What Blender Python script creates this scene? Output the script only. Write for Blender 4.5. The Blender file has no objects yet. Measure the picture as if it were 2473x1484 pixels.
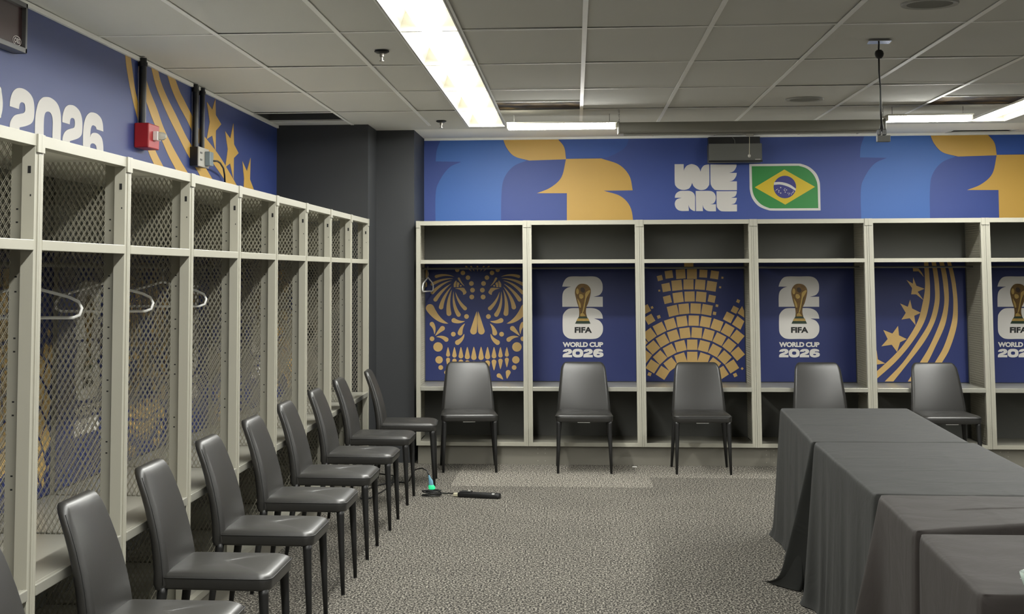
import bpy, bmesh, math, random
from mathutils import Vector, Matrix
from mathutils.geometry import tessellate_polygon

S = bpy.context.scene
COL = S.collection
random.seed(7)

# ------------------------------------------------------------------ camera
FPX, PPX, PPY = 3608.117, 1076.475, 352.912
YAW, PITCH, ROLL, CAMZ = 0.08564, 0.08444, -0.00294, 1.557
cy, sy = math.cos(YAW), math.sin(YAW)
right = Vector((cy, sy, 0)); fwd0 = Vector((-sy, cy, 0)); zup = Vector((0, 0, 1))
fwd = fwd0 * math.cos(PITCH) + zup * math.sin(PITCH)
up = -fwd0 * math.sin(PITCH) + zup * math.cos(PITCH)
cr, sr = math.cos(ROLL), math.sin(ROLL)
R_ = right * cr + up * sr
U_ = -right * sr + up * cr
cam_data = bpy.data.cameras.new('camera'); cam = bpy.data.objects.new('camera', cam_data); COL.objects.link(cam)
m = Matrix.Identity(4)
for i in range(3):
    m[i][0] = R_[i]; m[i][1] = U_[i]; m[i][2] = -fwd[i]
m[2][3] = CAMZ
cam.matrix_world = m
cam_data.sensor_width = 36.0
cam_data.lens = FPX / 2473 * 36.0
cam_data.shift_x = (1236.5 - PPX) / 2473
cam_data.shift_y = -(742.0 - PPY) / 2473
cam_data.clip_start = 0.05
S.camera = cam

# ------------------------------------------------------------------ world and exposure
w = bpy.data.worlds.new('world'); S.world = w; w.use_nodes = True
w.node_tree.nodes['Background'].inputs[0].default_value = (0.02, 0.02, 0.02, 1)
S.view_settings.view_transform = 'Standard'
S.view_settings.look = 'None'
S.view_settings.gamma = 1.0
S.view_settings.use_curve_mapping = False
S.view_settings.exposure = 0.12
LENS_SIDE, LENS_BOTTOM = 2.6, 86.0       # glow of the lamp covers: perforated sides dimmed, underside boosted so housing stays dim

# ------------------------------------------------------------------ the room's measures (metres)
CE = 2.743                       # ceiling height
WALL_B, WALL_L, WALL_R, WALL_F = 13.17, -2.39, 4.96, -2.6
BY, BX0, LW = 12.273, -1.302, 0.9144     # back lockers: front plane, first seam, unit width
LX, LY0 = -1.6222, 4.4179                # left lockers: front plane, first whole seam
LD = 0.61                                # locker depth
ZB, ZBENCH, ZSH, ZT = 0.151, 0.627, 1.659, 1.979
G0, H0, TX, TY = -1.769, 7.2538, 0.6096, 1.2192   # ceiling grid

def ray(u, v):
    a = (u - PPX) / FPX; b = -(v - PPY) / FPX
    return fwd + R_ * a + U_ * b
def onY(u, v, Y):      # point of the photo's wall drawing on the wall plane y = Y
    r = ray(u, v); r = r * (Y / r.y); return (r.x, r.z + CAMZ)
def onX(u, v, X):
    r = ray(u, v); r = r * (X / r.x); return (r.y, r.z + CAMZ)

# ------------------------------------------------------------------ materials
def lin(c):
    return tuple((x / 255 / 12.92) if x / 255 <= 0.04045 else ((x / 255 + 0.055) / 1.055) ** 2.4 for x in c) + (1,)
def mat(name, rgb, rough=0.6, metal=0.0, emit=None, spec=0.5, bump=None, vary=None, trans=0.0, coat=0):
    mm = bpy.data.materials.new(name); mm.use_nodes = True
    nt = mm.node_tree; b = nt.nodes['Principled BSDF']
    c = lin(rgb) if name.startswith('ceiling') or name in ('white_plastic', 'white_paper', 'pale_green_glass', 'pale_steel_top') else tuple(x*0.72 for x in lin(rgb)[:3]) + (1,)
    b.inputs['Base Color'].default_value = c
    b.inputs['Roughness'].default_value = rough
    b.inputs['Metallic'].default_value = metal
    b.inputs['Specular IOR Level'].default_value = spec
    if trans: b.inputs['Transmission Weight'].default_value = trans
    if coat: b.inputs['Coat Weight'].default_value = coat
    if emit:
        b.inputs['Emission Color'].default_value = lin(emit[0]); b.inputs['Emission Strength'].default_value = emit[1]
    if bump or vary:
        tc = nt.nodes.new('ShaderNodeTexCoord')
    if vary:      # (scale, amount)
        n = nt.nodes.new('ShaderNodeTexNoise'); n.inputs['Scale'].default_value = vary[0]; n.inputs['Detail'].default_value = 5
        nt.links.new(tc.outputs['Object'], n.inputs['Vector'])
        mx = nt.nodes.new('ShaderNodeMix'); mx.data_type = 'RGBA'
        k = vary[1]
        mx.inputs[6].default_value = tuple(x * (1 - k) for x in c[:3]) + (1,)
        mx.inputs[7].default_value = tuple(min(1, x * (1 + k)) for x in c[:3]) + (1,)
        nt.links.new(n.outputs['Fac'], mx.inputs[0]); nt.links.new(mx.outputs[2], b.inputs['Base Color'])
    if bump:      # (scale, strength, distance)
        n = nt.nodes.new('ShaderNodeTexNoise'); n.inputs['Scale'].default_value = bump[0]; n.inputs['Detail'].default_value = 6
        nt.links.new(tc.outputs['Object'], n.inputs['Vector'])
        bp = nt.nodes.new('ShaderNodeBump'); bp.inputs['Strength'].default_value = bump[1]; bp.inputs['Distance'].default_value = bump[2]
        nt.links.new(n.outputs['Fac'], bp.inputs['Height']); nt.links.new(bp.outputs['Normal'], b.inputs['Normal'])
    return mm

M = {}
M['putty'] = mat('painted_steel', (186, 183, 168), 0.42, 0.0, bump=(300, 0.08, 0.001), vary=(3, 0.04))
M['putty_dark'] = mat('painted_steel_strip', (164, 161, 148), 0.45, vary=(3, 0.05))
M['mesh'] = mat('expanded_metal', (196, 192, 176), 0.42)
M['bench'] = mat('brushed_steel_bench', (190, 188, 176), 0.3, 0.35, vary=(4, 0.05), bump=(60, 0.04, 0.001))
M['backsheet'] = mat('dark_back_sheet', (104, 104, 98), 0.5, vary=(4, 0.06))
M['pale_top'] = mat('pale_steel_top', (214, 212, 202), 0.5)
M['hole'] = mat('dark_hole', (18, 18, 18), 0.8)
M['navy'] = mat('navy_print', (36, 50, 112), 0.5, vary=(2, 0.03))
M['mural_blue'] = mat('mural_blue', (60, 86, 168), 0.5, vary=(1.5, 0.04))
M['mural_light'] = mat('mural_light_blue', (66, 120, 205), 0.5)
M['gold'] = mat('gold_print', (222, 184, 116), 0.42, bump=(400, 0.1, 0.001), vary=(40, 0.05))
M['mural_gold'] = mat('mural_gold', (228, 182, 84), 0.45, vary=(1.5, 0.06))
M['white'] = mat('white_print', (240, 236, 230), 0.5)
M['black_print'] = mat('black_print', (20, 20, 20), 0.5)
M['green'] = mat('flag_green', (40, 150, 62), 0.5)
M['yellow'] = mat('flag_yellow', (240, 208, 20), 0.5)
M['flag_blue'] = mat('flag_blue', (52, 52, 140), 0.5)
M['leather'] = mat('black_faux_leather', (50, 49, 47), 0.38, bump=(220, 0.10, 0.002), spec=0.55)
M['leather_leg'] = mat('black_leg', (30, 30, 30), 0.45)
M['piping'] = mat('seam_piping', (34, 34, 33), 0.5)
M['darkwall'] = mat('charcoal_wall', (52, 54, 56), 0.6, vary=(3, 0.08), bump=(80, 0.1, 0.002))
M['graywall'] = mat('charcoal_grey_wall', (66, 68, 72), 0.7)
M['tile'] = mat('ceiling_tile', (212, 211, 204), 0.95, bump=(260, 0.3, 0.002), vary=(1.2, 0.03))
M['tile_lit'] = mat('ceiling_tile_lit', (248, 245, 236), 0.9, vary=(2, 0.03))  # strong light on the wall-side ceiling put into a paler tile colour
M['tbar'] = mat('ceiling_tbar', (250, 249, 244), 0.45, vary=(6, 0.05))
M['fixture'] = mat('fixture_white', (252, 247, 228), 0.45)
M['lens'] = mat('lamp_cover_side', (250, 250, 245), 0.5, emit=((253, 253, 247), LENS_SIDE))
M['lens_strip'] = mat('strip_lamp_cover', (250, 250, 245), 0.5, emit=((253, 253, 247), 80.0))
M['lens_under'] = mat('lamp_cover_underside', (250, 250, 245), 0.5, emit=((253, 253, 247), LENS_BOTTOM))
M['dark_metal'] = mat('dark_metal', (40, 41, 42), 0.45, 0.4)
M['black'] = mat('black_plastic', (24, 24, 25), 0.4)
M['black_pipe'] = mat('black_pipe', (30, 32, 34), 0.4)
M['red'] = mat('red_alarm', (196, 34, 38), 0.4)
M['clear'] = mat('strobe_glass', (225, 222, 205), 0.15, spec=0.8)
M['offwhite'] = mat('off_white_plastic', (214, 211, 200), 0.4)
M['white_plastic'] = mat('white_plastic', (244, 244, 240), 0.3)
M['chrome'] = mat('chrome', (205, 205, 205), 0.2, 1.0)
M['greymetal'] = mat('grey_casing', (120, 120, 114), 0.45, vary=(5, 0.08))
M['stain_tile'] = None
M['clockglass'] = mat('tinted_clock_face', (74, 48, 50), 0.25, vary=(2, 0.3))
M['clockframe'] = mat('clock_frame', (120, 120, 120), 0.4, 0.3)
M['screencase'] = mat('screen_case_grey', (172, 170, 160), 0.5)
M['unit'] = mat('dark_unit', (112, 113, 108), 0.5)
M['plug_green'] = mat('lit_green_plug', (60, 210, 150), 0.25, emit=((40, 220, 140), 0.6))
M['blue_plastic'] = mat('pale_blue_plastic', (120, 180, 205), 0.3)
M['cream'] = mat('cream_plastic', (226, 220, 190), 0.4)
M['dish'] = mat('pale_green_glass', (222, 236, 228), 0.12, trans=0.55, spec=0.6)
M['paper'] = mat('white_paper', (245, 245, 240), 0.7)
M['base_panel'] = mat('plinth_panel', (142, 138, 126), 0.55, vary=(2, 0.08))

def carpet_mat():
    mm = bpy.data.materials.new('speckled_carpet'); mm.use_nodes = True
    nt = mm.node_tree; b = nt.nodes['Principled BSDF']; b.inputs['Roughness'].default_value = 0.95
    b.inputs['Specular IOR Level'].default_value = 0.15
    geo = nt.nodes.new('ShaderNodeNewGeometry')
    mp = nt.nodes.new('ShaderNodeMapping'); mp.inputs['Scale'].default_value = (1.0, 0.55, 1.0)
    nt.links.new(geo.outputs['Position'], mp.inputs['Vector'])
    n1 = nt.nodes.new('ShaderNodeTexNoise'); n1.inputs['Scale'].default_value = 105; n1.inputs['Detail'].default_value = 3; n1.inputs['Roughness'].default_value = 0.65
    nt.links.new(mp.outputs[0], n1.inputs['Vector'])
    n2 = nt.nodes.new('ShaderNodeTexNoise'); n2.inputs['Scale'].default_value = 1.6; n2.inputs['Detail'].default_value = 4
    nt.links.new(geo.outputs['Position'], n2.inputs['Vector'])
    r1 = nt.nodes.new('ShaderNodeValToRGB')
    r1.color_ramp.elements[0].position = 0.40; r1.color_ramp.elements[0].color = lin((34, 33, 31))
    r1.color_ramp.elements[1].position = 0.62; r1.color_ramp.elements[1].color = lin((214, 208, 194))
    e = r1.color_ramp.elements.new(0.5); e.color = lin((104, 100, 93))
    nt.links.new(n1.outputs['Fac'], r1.inputs[0])
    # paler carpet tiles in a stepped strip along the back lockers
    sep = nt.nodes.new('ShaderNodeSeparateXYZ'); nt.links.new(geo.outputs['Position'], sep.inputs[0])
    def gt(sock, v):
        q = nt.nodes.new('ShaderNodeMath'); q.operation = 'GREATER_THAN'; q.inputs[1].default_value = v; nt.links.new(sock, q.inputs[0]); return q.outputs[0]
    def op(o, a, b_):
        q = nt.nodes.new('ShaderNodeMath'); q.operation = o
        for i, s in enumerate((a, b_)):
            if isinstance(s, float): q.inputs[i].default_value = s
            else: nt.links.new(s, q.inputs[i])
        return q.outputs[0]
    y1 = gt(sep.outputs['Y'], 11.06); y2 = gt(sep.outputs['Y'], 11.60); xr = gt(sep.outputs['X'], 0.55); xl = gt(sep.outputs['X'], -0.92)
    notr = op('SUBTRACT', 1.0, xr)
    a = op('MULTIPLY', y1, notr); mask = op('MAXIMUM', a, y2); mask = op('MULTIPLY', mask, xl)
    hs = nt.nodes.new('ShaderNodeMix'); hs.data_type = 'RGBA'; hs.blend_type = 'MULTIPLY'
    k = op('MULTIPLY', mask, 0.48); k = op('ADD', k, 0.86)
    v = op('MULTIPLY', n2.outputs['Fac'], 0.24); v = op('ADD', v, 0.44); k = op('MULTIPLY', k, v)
    cmb = nt.nodes.new('ShaderNodeCombineColor')
    for i in range(3): nt.links.new(k, cmb.inputs[i])
    hs.inputs[0].default_value = 1.0
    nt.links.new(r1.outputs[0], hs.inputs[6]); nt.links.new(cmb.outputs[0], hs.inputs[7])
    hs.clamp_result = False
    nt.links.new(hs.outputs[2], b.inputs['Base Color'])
    bp = nt.nodes.new('ShaderNodeBump'); bp.inputs['Strength'].default_value = 0.6; bp.inputs['Distance'].default_value = 0.004
    nt.links.new(n1.outputs['Fac'], bp.inputs['Height']); nt.links.new(bp.outputs['Normal'], b.inputs['Normal'])
    return mm
M['carpet'] = carpet_mat()

def stained_mat():
    mm = bpy.data.materials.new('stained_tile'); mm.use_nodes = True
    nt = mm.node_tree; b = nt.nodes['Principled BSDF']; b.inputs['Roughness'].default_value = 0.95; b.inputs['Specular IOR Level'].default_value = 0.1
    tc = nt.nodes.new('ShaderNodeTexCoord')
    n = nt.nodes.new('ShaderNodeTexNoise'); n.inputs['Scale'].default_value = 3.0; n.inputs['Distortion'].default_value = 1.5
    nt.links.new(tc.outputs['Object'], n.inputs['Vector'])
    r = nt.nodes.new('ShaderNodeValToRGB')
    r.color_ramp.elements[0].position = 0.35; r.color_ramp.elements[0].color = lin((90, 90, 98))
    r.color_ramp.elements[1].position = 0.7; r.color_ramp.elements[1].color = lin((150, 128, 96))
    e = r.color_ramp.elements.new(0.5); e.color = lin((84, 76, 70))
    nt.links.new(n.outputs['Fac'], r.inputs[0]); nt.links.new(r.outputs[0], b.inputs['Base Color'])
    return mm
M['stain_tile'] = stained_mat()

def cloth_mat(name, rgb):
    mm = bpy.data.materials.new(name); mm.use_nodes = True
    nt = mm.node_tree; b = nt.nodes['Principled BSDF']; b.inputs['Roughness'].default_value = 0.7
    b.inputs['Base Color'].default_value = tuple(x*0.72 for x in lin(rgb)[:3]) + (1,); b.inputs['Sheen Weight'].default_value = 0.04; b.inputs['Sheen Roughness'].default_value = 0.4
    b.inputs['Specular IOR Level'].default_value = 0.25
    tc = nt.nodes.new('ShaderNodeTexCoord')
    n = nt.nodes.new('ShaderNodeTexNoise'); n.inputs['Scale'].default_value = 5; n.inputs['Detail'].default_value = 6; n.inputs['Distortion'].default_value = 0.8
    nt.links.new(tc.outputs['Object'], n.inputs['Vector'])
    bp = nt.nodes.new('ShaderNodeBump'); bp.inputs['Strength'].default_value = 0.35; bp.inputs['Distance'].default_value = 0.02
    nt.links.new(n.outputs['Fac'], bp.inputs['Height']); nt.links.new(bp.outputs['Normal'], b.inputs['Normal'])
    return mm
M['cloth'] = cloth_mat('black_tablecloth', (44, 45, 43))
M['cloth_brown'] = cloth_mat('warm_black_tablecloth', (52, 47, 44))

# ------------------------------------------------------------------ mesh helpers
class MB:
    def __init__(s): s.v = []; s.f = []; s.mi = []; s.cur = 0
    def use(s, i): s.cur = i; return s
    def add(s, vs, fs):
        n = len(s.v); s.v += [tuple(p) for p in vs]; s.f += [tuple(i + n for i in f) for f in fs]; s.mi += [s.cur]*(len(s.f)-len(s.mi)); return s
    def box(s, x0, x1, y0, y1, z0, z1):
        return s.add([(x0,y0,z0),(x1,y0,z0),(x1,y1,z0),(x0,y1,z0),(x0,y0,z1),(x1,y0,z1),(x1,y1,z1),(x0,y1,z1)],
                     [(0,3,2,1),(4,5,6,7),(0,1,5,4),(1,2,6,5),(2,3,7,6),(3,0,4,7)])
    def bar(s, p, q, wv, tv):     # box along p->q with half-vectors wv and tv
        p, q, wv, tv = map(Vector, (p, q, wv, tv))
        c = [(-1,-1),(1,-1),(1,1),(-1,1)]
        vs = [p + wv*a + tv*b for a, b in c] + [q + wv*a + tv*b for a, b in c]
        return s.add(vs, [(0,3,2,1),(4,5,6,7),(0,1,5,4),(1,2,6,5),(2,3,7,6),(3,0,4,7)])
    def tube(s, pts, r, n=10, closed=False, cap=True):
        pts = [Vector(p) for p in pts]; rs = r if isinstance(r, (list, tuple)) else [r]*len(pts)
        loops = []
        prev = None
        for i, p in enumerate(pts):
            if closed: d = pts[(i+1) % len(pts)] - pts[i-1]
            else: d = pts[min(i+1, len(pts)-1)] - pts[max(i-1, 0)]
            d.normalize()
            a = prev if prev is not None else (Vector((0,0,1)) if abs(d.z) < 0.9 else Vector((1,0,0)))
            a = (a - d * a.dot(d)).normalized(); prev = a
            b = d.cross(a)
            loops.append([p + (a*math.cos(2*math.pi*k/n) + b*math.sin(2*math.pi*k/n))*rs[i] for k in range(n)])
        return s.loft(loops, cap0=cap and not closed, cap1=cap and not closed, closed_path=closed)
    def loft(s, loops, cap0=True, cap1=True, closed_path=False):
        n = len(loops[0]); vs = [p for l in loops for p in l]; fs = []
        L = len(loops)
        for i in range(L if closed_path else L-1):
            j = (i+1) % L
            for k in range(n):
                k2 = (k+1) % n
                fs.append((i*n+k, i*n+k2, j*n+k2, j*n+k))
        if cap0: fs.append(tuple(range(n-1, -1, -1)))
        if cap1: fs.append(tuple((L-1)*n + k for k in range(n)))
        return s.add(vs, fs)
    def lathe(s, prof, n=24, c=(0,0,0)):     # prof: (r, z)
        loops = [[(c[0]+r*math.cos(2*math.pi*k/n), c[1]+r*math.sin(2*math.pi*k/n), c[2]+z) for k in range(n)] for r, z in prof]
        return s.loft(loops)
    def build(s, name, m, parent=None, smooth=False, bevel=0, recalc=True):
        me = bpy.data.meshes.new(name); me.from_pydata(s.v, [], s.f)
        ms = m if isinstance(m, (list, tuple)) else [m]
        for q in ms: me.materials.append(q)
        if len(ms) > 1:
            for p, k in zip(me.polygons, s.mi): p.material_index = k
        bm = bmesh.new(); bm.from_mesh(me)
        if recalc: bmesh.ops.recalc_face_normals(bm, faces=bm.faces)
        bm.to_mesh(me); bm.free()
        o = bpy.data.objects.new(name, me); COL.objects.link(o)
        if parent: o.parent = parent
        if smooth:
            for p in me.polygons: p.use_smooth = True
            if smooth != 'full':
                try: me.set_sharp_from_angle(angle=math.radians(45))
                except Exception: pass
        if bevel:
            md = o.modifiers.new('bevel', 'BEVEL'); md.width = bevel; md.segments = 2; md.limit_method = 'ANGLE'
        return o

def thing(name, label, cat, loc=(0,0,0), rz=0.0, group=None):
    o = bpy.data.objects.new(name, None); COL.objects.link(o); o.empty_display_size = 0.1
    o.location = loc; o.rotation_euler = (0, 0, rz)
    o['label'] = label; o['category'] = cat
    if group: o['group'] = group
    return o
def tag(o, label, cat, group=None):
    o['label'] = label; o['category'] = cat
    if group: o['group'] = group
    return o
def struct(o): o['kind'] = 'structure'; return o
def dup(root, loc, rz=None, label=None, group=None):
    def rec(o, par):
        c = o.copy(); COL.objects.link(c)
        if par is not None: c.parent = par
        for ch in list(o.children): rec(ch, c)
        return c
    r = rec(root, None); r.location = loc
    if rz is not None: r.rotation_euler = (0, 0, rz)
    if label: r['label'] = label
    if group: r['group'] = group
    return r

# drawing helpers: a traced outline is a list of (x, y) smooth points and (x, y, 1) corners
def smooth(pts, n=6):
    out = []; N = len(pts)
    for i in range(N):
        p0, p1, p2, p3 = pts[i-1], pts[i], pts[(i+1) % N], pts[(i+2) % N]
        c1, c2 = len(p1) > 2, len(p2) > 2
        out.append((p1[0], p1[1]))
        if c1 and c2: continue
        q0 = p0 if not c1 else (2*p1[0]-p2[0], 2*p1[1]-p2[1])
        q3 = p3 if not c2 else (2*p2[0]-p1[0], 2*p2[1]-p1[1])
        for k in range(1, n):
            t = k / n
            f = lambda a, b, c, d: 0.5*((2*b) + (-a+c)*t + (2*a-5*b+4*c-d)*t*t + (-a+3*b-3*c+d)*t**3)
            out.append((f(q0[0], p1[0], p2[0], q3[0]), f(q0[1], p1[1], p2[1], q3[1])))
    return out
def circ(x, y, r, ry=None, n=28):
    ry = ry or r
    return [(x + r*math.cos(2*math.pi*k/n), y + ry*math.sin(2*math.pi*k/n)) for k in range(n)]
def supere(x, y, a, b, e=2.6, n=36):
    out = []
    for k in range(n):
        t = 2*math.pi*k/n; c, s_ = math.cos(t), math.sin(t)
        out.append((x + a*math.copysign(abs(c)**(2/e), c), y + b*math.copysign(abs(s_)**(2/e), s_)))
    return out
def drop(x0, y0, cx, cy_, x1, y1, r, n=12, p=0.75):
    L, Rr = [], []
    for k in range(n+1):
        t = k/n
        x = (1-t)**2*x0 + 2*t*(1-t)*cx + t*t*x1; y = (1-t)**2*y0 + 2*t*(1-t)*cy_ + t*t*y1
        dx = 2*(1-t)*(cx-x0) + 2*t*(x1-cx); dy = 2*(1-t)*(cy_-y0) + 2*t*(y1-cy_)
        d = math.hypot(dx, dy) or 1; nx, ny = -dy/d, dx/d; wd = r*(t**p)
        L.append((x+nx*wd, y+ny*wd)); Rr.append((x-nx*wd, y-ny*wd))
    a0 = math.atan2(ny, nx); cap = []
    for k in range(1, 8):
        a = a0 - math.pi*k/8; cap.append((x1 + r*math.cos(a), y1 + r*math.sin(a)))
    return L[:] + cap + Rr[::-1][:-1]
def star(x, y, R, rot, n=5, k=0.42):
    return [(x + (R if i % 2 == 0 else R*k)*math.cos(rot + math.pi*i/n), y + (R if i % 2 == 0 else R*k)*math.sin(rot + math.pi*i/n)) for i in range(2*n)]

def plate(mb, loops, f3, d0, d1):
    """loops (outer, holes...) of 2-D points; f3(x, y, d) gives the 3-D point at relief d."""
    loops = [l for l in loops if len(l) > 2]
    flat = [p for l in loops for p in l]
    tris = tessellate_polygon([[Vector((p[0], p[1], 0)) for p in l] for l in loops])
    n = len(flat)
    vs = [f3(p[0], p[1], d1) for p in flat] + [f3(p[0], p[1], d0) for p in flat]
    fs = [tuple(t) for t in tris]
    base = 0
    for l in loops:
        for i in range(len(l)):
            a, b = base + i, base + (i+1) % len(l)
            fs.append((a, b, b+n, a+n))
        base += len(l)
    mb.add(vs, fs)

def text_mesh(body, name, m, parent, x, z, height, width, f3, d, off=0.02, spacing=1.0):
    """lettering: f3 maps (x right, z up, relief)"""
    cu = bpy.data.curves.new('t', 'FONT'); cu.body = body; cu.size = 1.0; cu.offset = off; cu.space_character = spacing
    cu.resolution_u = 4
    o = bpy.data.objects.new('t', cu); COL.objects.link(o)
    dg = bpy.context.evaluated_depsgraph_get(); me = bpy.data.meshes.new_from_object(o.evaluated_get(dg))
    xs = [v.co.x for v in me.vertices]; ys = [v.co.y for v in me.vertices]
    x0, x1, y0, y1 = min(xs), max(xs), min(ys), max(ys)
    mb = MB()
    vs = [f3(x + (v.co.x-x0)/(x1-x0)*width, z + (v.co.y-y0)/(y1-y0)*height, d) for v in me.vertices]
    mb.add(vs, [tuple(p.vertices) for p in me.polygons])
    bpy.data.objects.remove(o, do_unlink=True); bpy.data.meshes.remove(me); bpy.data.curves.remove(cu)
    return mb.build(name, m, parent, recalc=False)

# ================================================================== ROOM
def room():
    struct(MB().box(WALL_L-0.2, WALL_R+0.2, WALL_F-0.2, WALL_B+0.2, -0.1, 0).build('floor', M['carpet']))
    struct(MB().box(WALL_L-0.15, WALL_L, WALL_F, WALL_B+0.15, 0, CE+0.3).build('wall_left', M['darkwall']))
    struct(MB().box(WALL_L, WALL_R+0.15, WALL_B, WALL_B+0.15, 0, CE+0.3).build('wall_back', M['darkwall']))
    struct(MB().box(WALL_R, WALL_R+0.15, WALL_F, WALL_B, 0, CE+0.3).build('wall_right', M['graywall']))
    struct(MB().box(WALL_L, WALL_R, WALL_F-0.15, WALL_F, 0, CE+0.3).build('wall_front', M['graywall']))
    # the stepped charcoal corner between the two rows of lockers
    mb = MB()
    P = [(WALL_L, 11.85), (-1.643, 11.85), (-1.643, 12.36), (-1.326, 12.36), (-1.326, WALL_B), (WALL_L, WALL_B)]
    n = len(P)
    mb.add([(x, y, 0) for x, y in P] + [(x, y, CE+0.02) for x, y in P], [tuple(range(n-1, -1, -1)), tuple(range(n, 2*n))] + [(i, (i+1) % n, n+(i+1) % n, n+i) for i in range(n)])
    struct(mb.build('wall_corner', M['darkwall']))
room()

XA0, XA1 = G0+TX*1.5, G0+TX*2         # lamp row along the room, left
XB0, XB1 = G0+TX*8, G0+TX*8.5         # lamp row along the room, right
ROWEND = H0+4*TY
LY_0, LY_1 = 11.995, 12.30            # lamp row across the room
LX_0, LX_1 = XA1+0.008, XB0-0.008
HOLES = [(XA0, XA1, -1.28, ROWEND), (XB0, XB1, -1.28, ROWEND), 
         (G0-TX+0.0, G0, 10.911, 11.52),
         (0.70, 1.22, 12.90, 13.13), (1.95, 2.44, 12.92, 13.13), (3.20, 3.72, 12.88, 13.13)]
def ceiling():
    xs = sorted(set([WALL_L, WALL_R] + [G0+TX*i for i in range(-1, 12)] + [h[0] for h in HOLES] + [h[1] for h in HOLES]))
    xs = [x for x in xs if WALL_L <= x <= WALL_R]
    Ys = [WALL_F] + [H0+TY*j for j in range(-8, 4)] + [WALL_B]
    ys_all = sorted(set(Ys + [h[2] for h in HOLES] + [h[3] for h in HOLES] + [10.30]))
    def inhole(x, y): return any(a-1e-6 < x < b+1e-6 and c-1e-6 < y < d+1e-6 for a, b, c, d in HOLES)
    mb = MB(); gb = MB(); st = MB()
    grid_x = [WALL_L] + [G0+TX*i for i in range(0, 12) if G0+TX*i < WALL_R] + [WALL_R]
    grid_x = sorted(set(grid_x + [XA0, XB1]))
    rows = [y for y in Ys if y <= 10.92]
    for a, b in zip(grid_x[:-1], grid_x[1:]):
        for c, d in zip(rows[:-1], rows[1:]):
            xm, ym = (a+b)/2, (c+d)/2
            if inhole(xm, ym): continue
            segs = [(c, d)]
            stained = None
            if d > 10.9 and (abs(a-(G0+2*TX)) < .01 or abs(a-(G0+7*TX)) < .01):
                segs = [(c, 10.38), (10.38, d)]
            for q, (e, f) in enumerate(segs):
                g = 0.004
                zz = [CE + 0.002 + random.random()*0.006 for _ in range(4)]
                V = [(a+g, e+g, zz[0]), (b-g, e+g, zz[1]), (b-g, f-g, zz[2]), (a+g, f-g, zz[3])]
                V += [(x, y, z+0.015) for x, y, z in V]
                (st if q == 1 else mb).add(V, [(0,3,2,1),(4,5,6,7),(0,1,5,4),(1,2,6,5),(2,3,7,6),(3,0,4,7)])
                if q == 1: gb.box(a, b, e-0.010, e+0.010, CE-0.002, CE+0.01)
    # tiles of the last full row, then the strip by the wall, coloured paler for its light
    cuts_y = sorted(set([10.911, LY_0, LY_1, 11.52, ROWEND, 12.32, 12.88, 12.90, 12.92, 13.13, WALL_B]))
    tile_lit = MB()
    for a, b in zip(xs[:-1], xs[1:]):
        for c, d in zip(cuts_y[:-1], cuts_y[1:]):
            if inhole((a+b)/2, (c+d)/2): continue
            (mb if d <= ROWEND+.2 else tile_lit).box(a, b, c, d, CE+0.001, CE+0.015)
    struct(mb.build('ceiling', M['tile']))
    g = tile_lit.build('ceiling', M['tile_lit']); struct(g)
    s = st.build('ceiling', M['stain_tile'])
    struct(s)
    # T-bars
    for i in range(0, 12):
        x = G0+TX*i
        if x > WALL_R: continue
        y1 = 11.99
        gb.box(x-0.012, x+0.012, WALL_F, y1, CE-0.003, CE+0.001)
    for x in (XA0, XB1): gb.box(x-0.008, x+0.008, WALL_F, ROWEND, CE-0.003, CE+0.001)
    for y in rows[1:]:
        for a, b in zip(grid_x[:-1], grid_x[1:]):
            if inhole((a+b)/2, y-0.05): continue
            gb.box(a+0.012, b-0.012, y-0.009, y+0.009, CE-0.002, CE+0.001)
    gb.box(WALL_L, WALL_L+0.02, WALL_F, 11.85, CE-0.022, CE); gb.box(-1.32, WALL_R, WALL_B-0.03, WALL_B-0.004, CE-0.02, CE)
    struct(gb.build('trim_1', M['tbar']))
    struct(MB().box(WALL_L, WALL_R, WALL_F, WALL_B, CE+0.24, CE+0.30).build('ceiling', M['hole']))
ceiling()

# ------------------------------------------------------------------ lamps
def make_fixture():
    t = thing('fluorescent_light', '', 'ceiling light', (0, 0, CE))
    L, W, Hh = TY-0.012, 0.300, 0.105
    m1 = MB()
    x = W/2; y = L/2
    # trough: sloped side walls, roof, two end plates, thin rim
    m1.add([(-x,-y,0),(-x,y,0),(-x+.035,y,Hh),(-x+.035,-y,Hh)], [(0,1,2,3)])
    m1.add([(x,-y,0),(x,y,0),(x-.035,y,Hh),(x-.035,-y,Hh)], [(3,2,1,0)])
    m1.add([(-x+.035,-y,Hh),(x-.035,-y,Hh),(x-.035,y,Hh),(-x+.035,y,Hh)], [(0,1,2,3)])
    for e in (-y, y): m1.box(-x, x, e-0.004, e+0.004, -0.002, Hh)
    m1.box(-x-0.003, -x+0.004, -y, y, -0.003, 0.006); m1.box(x-0.004, x+0.003, -y, y, -0.003, 0.006)
    m1.build('housing', M['fixture'], t)
    # lamp cover: deep rounded basket
    n = 14; loops = []
    for yy in (-y+0.006, y-0.006):
        loops.append([(0.082*math.copysign(abs(math.cos(math.pi*k/n))**0.6, math.cos(math.pi*k/n)), yy, 0.098 - 0.088*abs(math.sin(math.pi*k/n))**0.6) for k in range(n+1)])
    m2 = MB(); m2.loft(loops, cap0=True, cap1=True)
    lc = m2.build('lamp_cover', [M['lens'], M['lens_under']], t, smooth=True)
    for p in lc.data.polygons: p.material_index = 1 if p.normal.z < -0.93 else 0
    return t
fx = make_fixture()
first = True
ords = ['nearest the camera', 'second', 'third', 'fourth', 'fifth', 'sixth', 'seventh', 'eighth', 'ninth', 'tenth', 'eleventh']
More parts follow.
